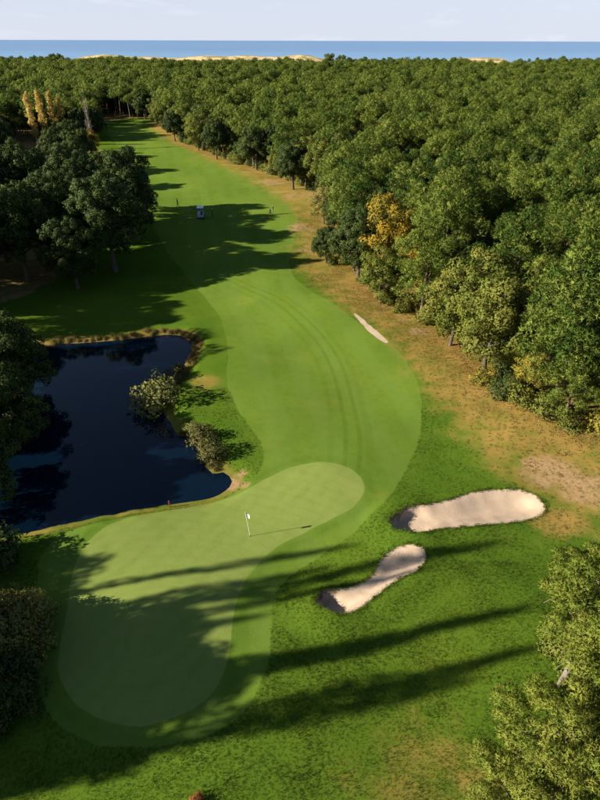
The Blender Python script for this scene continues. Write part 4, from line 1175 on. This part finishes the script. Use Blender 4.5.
# golfers
def person(loc, rz, label, shirt, trousers, pose='stand'):
    root = empty('person', loc, rz)
    tag(root, label, 'person', 'golfers on the far fairway')
    swing = pose == 'swing'
    J = {'pelvis': (0, 0, 0.95), 'waist': (0, 0.02, 1.1), 'chest': (0, 0.03 if not swing else 0.12, 1.34), 'neck': (0, 0.04 if not swing else 0.18, 1.5), 'head': (0, 0.06 if not swing else 0.24, 1.64), 'crown': (0, 0.05 if not swing else 0.24, 1.74)}
    for s, n in ((-1, 'l'), (1, 'r')):
        step = 0.16 if pose == 'walk' else 0.02
        J[n + 'hip'] = (s * 0.10, 0, 0.9); J[n + 'knee'] = (s * 0.12, s * step * 0.6 + 0.03, 0.5); J[n + 'ankle'] = (s * 0.13, s * step, 0.08); J[n + 'toe'] = (s * 0.14, s * step + 0.17, 0.04)
        J[n + 'sho'] = (s * 0.19, J['chest'][1], 1.42)
        if swing:
            J[n + 'elb'] = (s * 0.18, 0.3, 1.15); J[n + 'wri'] = (s * 0.05, 0.48, 0.95); J[n + 'hand'] = (s * 0.02, 0.52, 0.87)
        else:
            J[n + 'elb'] = (s * 0.26, -0.02 - s * step * 0.4, 1.14); J[n + 'wri'] = (s * 0.27, 0.08 - s * step * 0.5, 0.90); J[n + 'hand'] = (s * 0.26, 0.11 - s * step * 0.5, 0.80)
    names = list(J); ix = {n: i for i, n in enumerate(names)}
    E = [('pelvis', 'waist'), ('waist', 'chest'), ('chest', 'neck'), ('neck', 'head'), ('head', 'crown')]
    for n in 'lr': E += [('pelvis', n + 'hip'), (n + 'hip', n + 'knee'), (n + 'knee', n + 'ankle'), (n + 'ankle', n + 'toe'), ('chest', n + 'sho'), (n + 'sho', n + 'elb'), (n + 'elb', n + 'wri'), (n + 'wri', n + 'hand')]
    rad = {'pelvis': 0.15, 'waist': 0.14, 'chest': 0.16, 'neck': 0.06, 'head': 0.1, 'crown': 0.07, 'hip': 0.1, 'knee': 0.07, 'ankle': 0.05, 'toe': 0.04, 'sho': 0.07, 'elb': 0.05, 'wri': 0.035, 'hand': 0.04}
    me = bpy.data.meshes.new('skeleton'); me.from_pydata([J[n] for n in names], [(ix[a], ix[b]) for a, b in E], [])
    tmp = bpy.data.objects.new('tmp', me); COL.objects.link(tmp)
    tmp.modifiers.new('skin', 'SKIN'); tmp.modifiers.new('sub', 'SUBSURF').levels = 1
    for n in names:
        r_ = rad[n] if n in rad else rad[n[1:]]
        me.skin_vertices[0].data[ix[n]].radius = (r_, r_ * 0.9)
    me.skin_vertices[0].data[0].use_root = True
    dg = bpy.context.evaluated_depsgraph_get()
    bm_ = bpy.data.meshes.new_from_object(tmp.evaluated_get(dg)); bpy.data.objects.remove(tmp)
    for m_ in (M_skin, shirt, trousers, M_dark): bm_.materials.append(m_)
    for p in bm_.polygons:
        c = p.center; p.use_smooth = True
        p.material_index = 3 if c.z < 0.11 else 2 if c.z < 0.98 and not (abs(c.x) > 0.21 or c.y > 0.3) else 0 if (c.z > 1.49 or (c.z < 1.13 and (abs(c.x) > 0.2 or c.y > 0.3))) else 1
    obj('body', bm_, None, root)
    hx, hy, hz = J['crown']
    part('cap', [tube([(hx, hy, hz - 0.04), (hx, hy, hz + 0.03), (hx, hy, hz + 0.075)], [0.115, 0.10, 0.05], 12), box((hx, hy + 0.13, hz - 0.03), (0.15, 0.12, 0.015))], M_khaki, root)
    return root
gx_, gy_ = survey(178, 206.5); person((gx_, gy_, zat(gx_, gy_)), math.radians(120), 'person in dark clothes standing left of the golf cart', M_navy, M_dark, 'walk')
gx_, gy_ = survey(212.5, 216); person((gx_, gy_, zat(gx_, gy_)), math.radians(-70), 'person in dark clothes standing just right of the golf cart', M_dark, M_dark)
gx_, gy_ = survey(273, 215); person((gx_, gy_, zat(gx_, gy_)), math.radians(80), 'person with a bag trolley at the tip of the shade, right of the cart', M_dark, M_khaki)
tx_, ty_ = survey(270, 215.5)
root = empty('golf_trolley', (tx_, ty_, zat(tx_, ty_)), math.radians(20))
tag(root, 'two-wheeled golf bag trolley beside the rightmost golfer', 'trolley')
part('golf_bag', [tube([(0, 0, 0.25), (0, -0.35, 1.05)], [0.14, 0.15], 10)], M_navy, root)
part('handle', [tube([(0, 0.05, 0.2), (0, -0.3, 0.85), (0, -0.75, 1.05)], [0.018, 0.018, 0.02], 6)], M_metal, root)
for s in (-1, 1):
    part('wheel', [tube([(s * 0.28, 0, 0.15), (s * 0.33, 0, 0.15)], [0.15, 0.15], 14), tube([(s * 0.33, 0, 0.15), (s * 0.28, 0, 0.15)], [0.15, 0.15], 14)], M_black, root)
part('axle', [tube([(-0.3, 0, 0.15), (0.3, 0, 0.15)], [0.015, 0.015], 6)], M_metal, root)
print('forest trees', len(cand), 'single', len(single), 'tufts', len(gp), 'reeds', k)
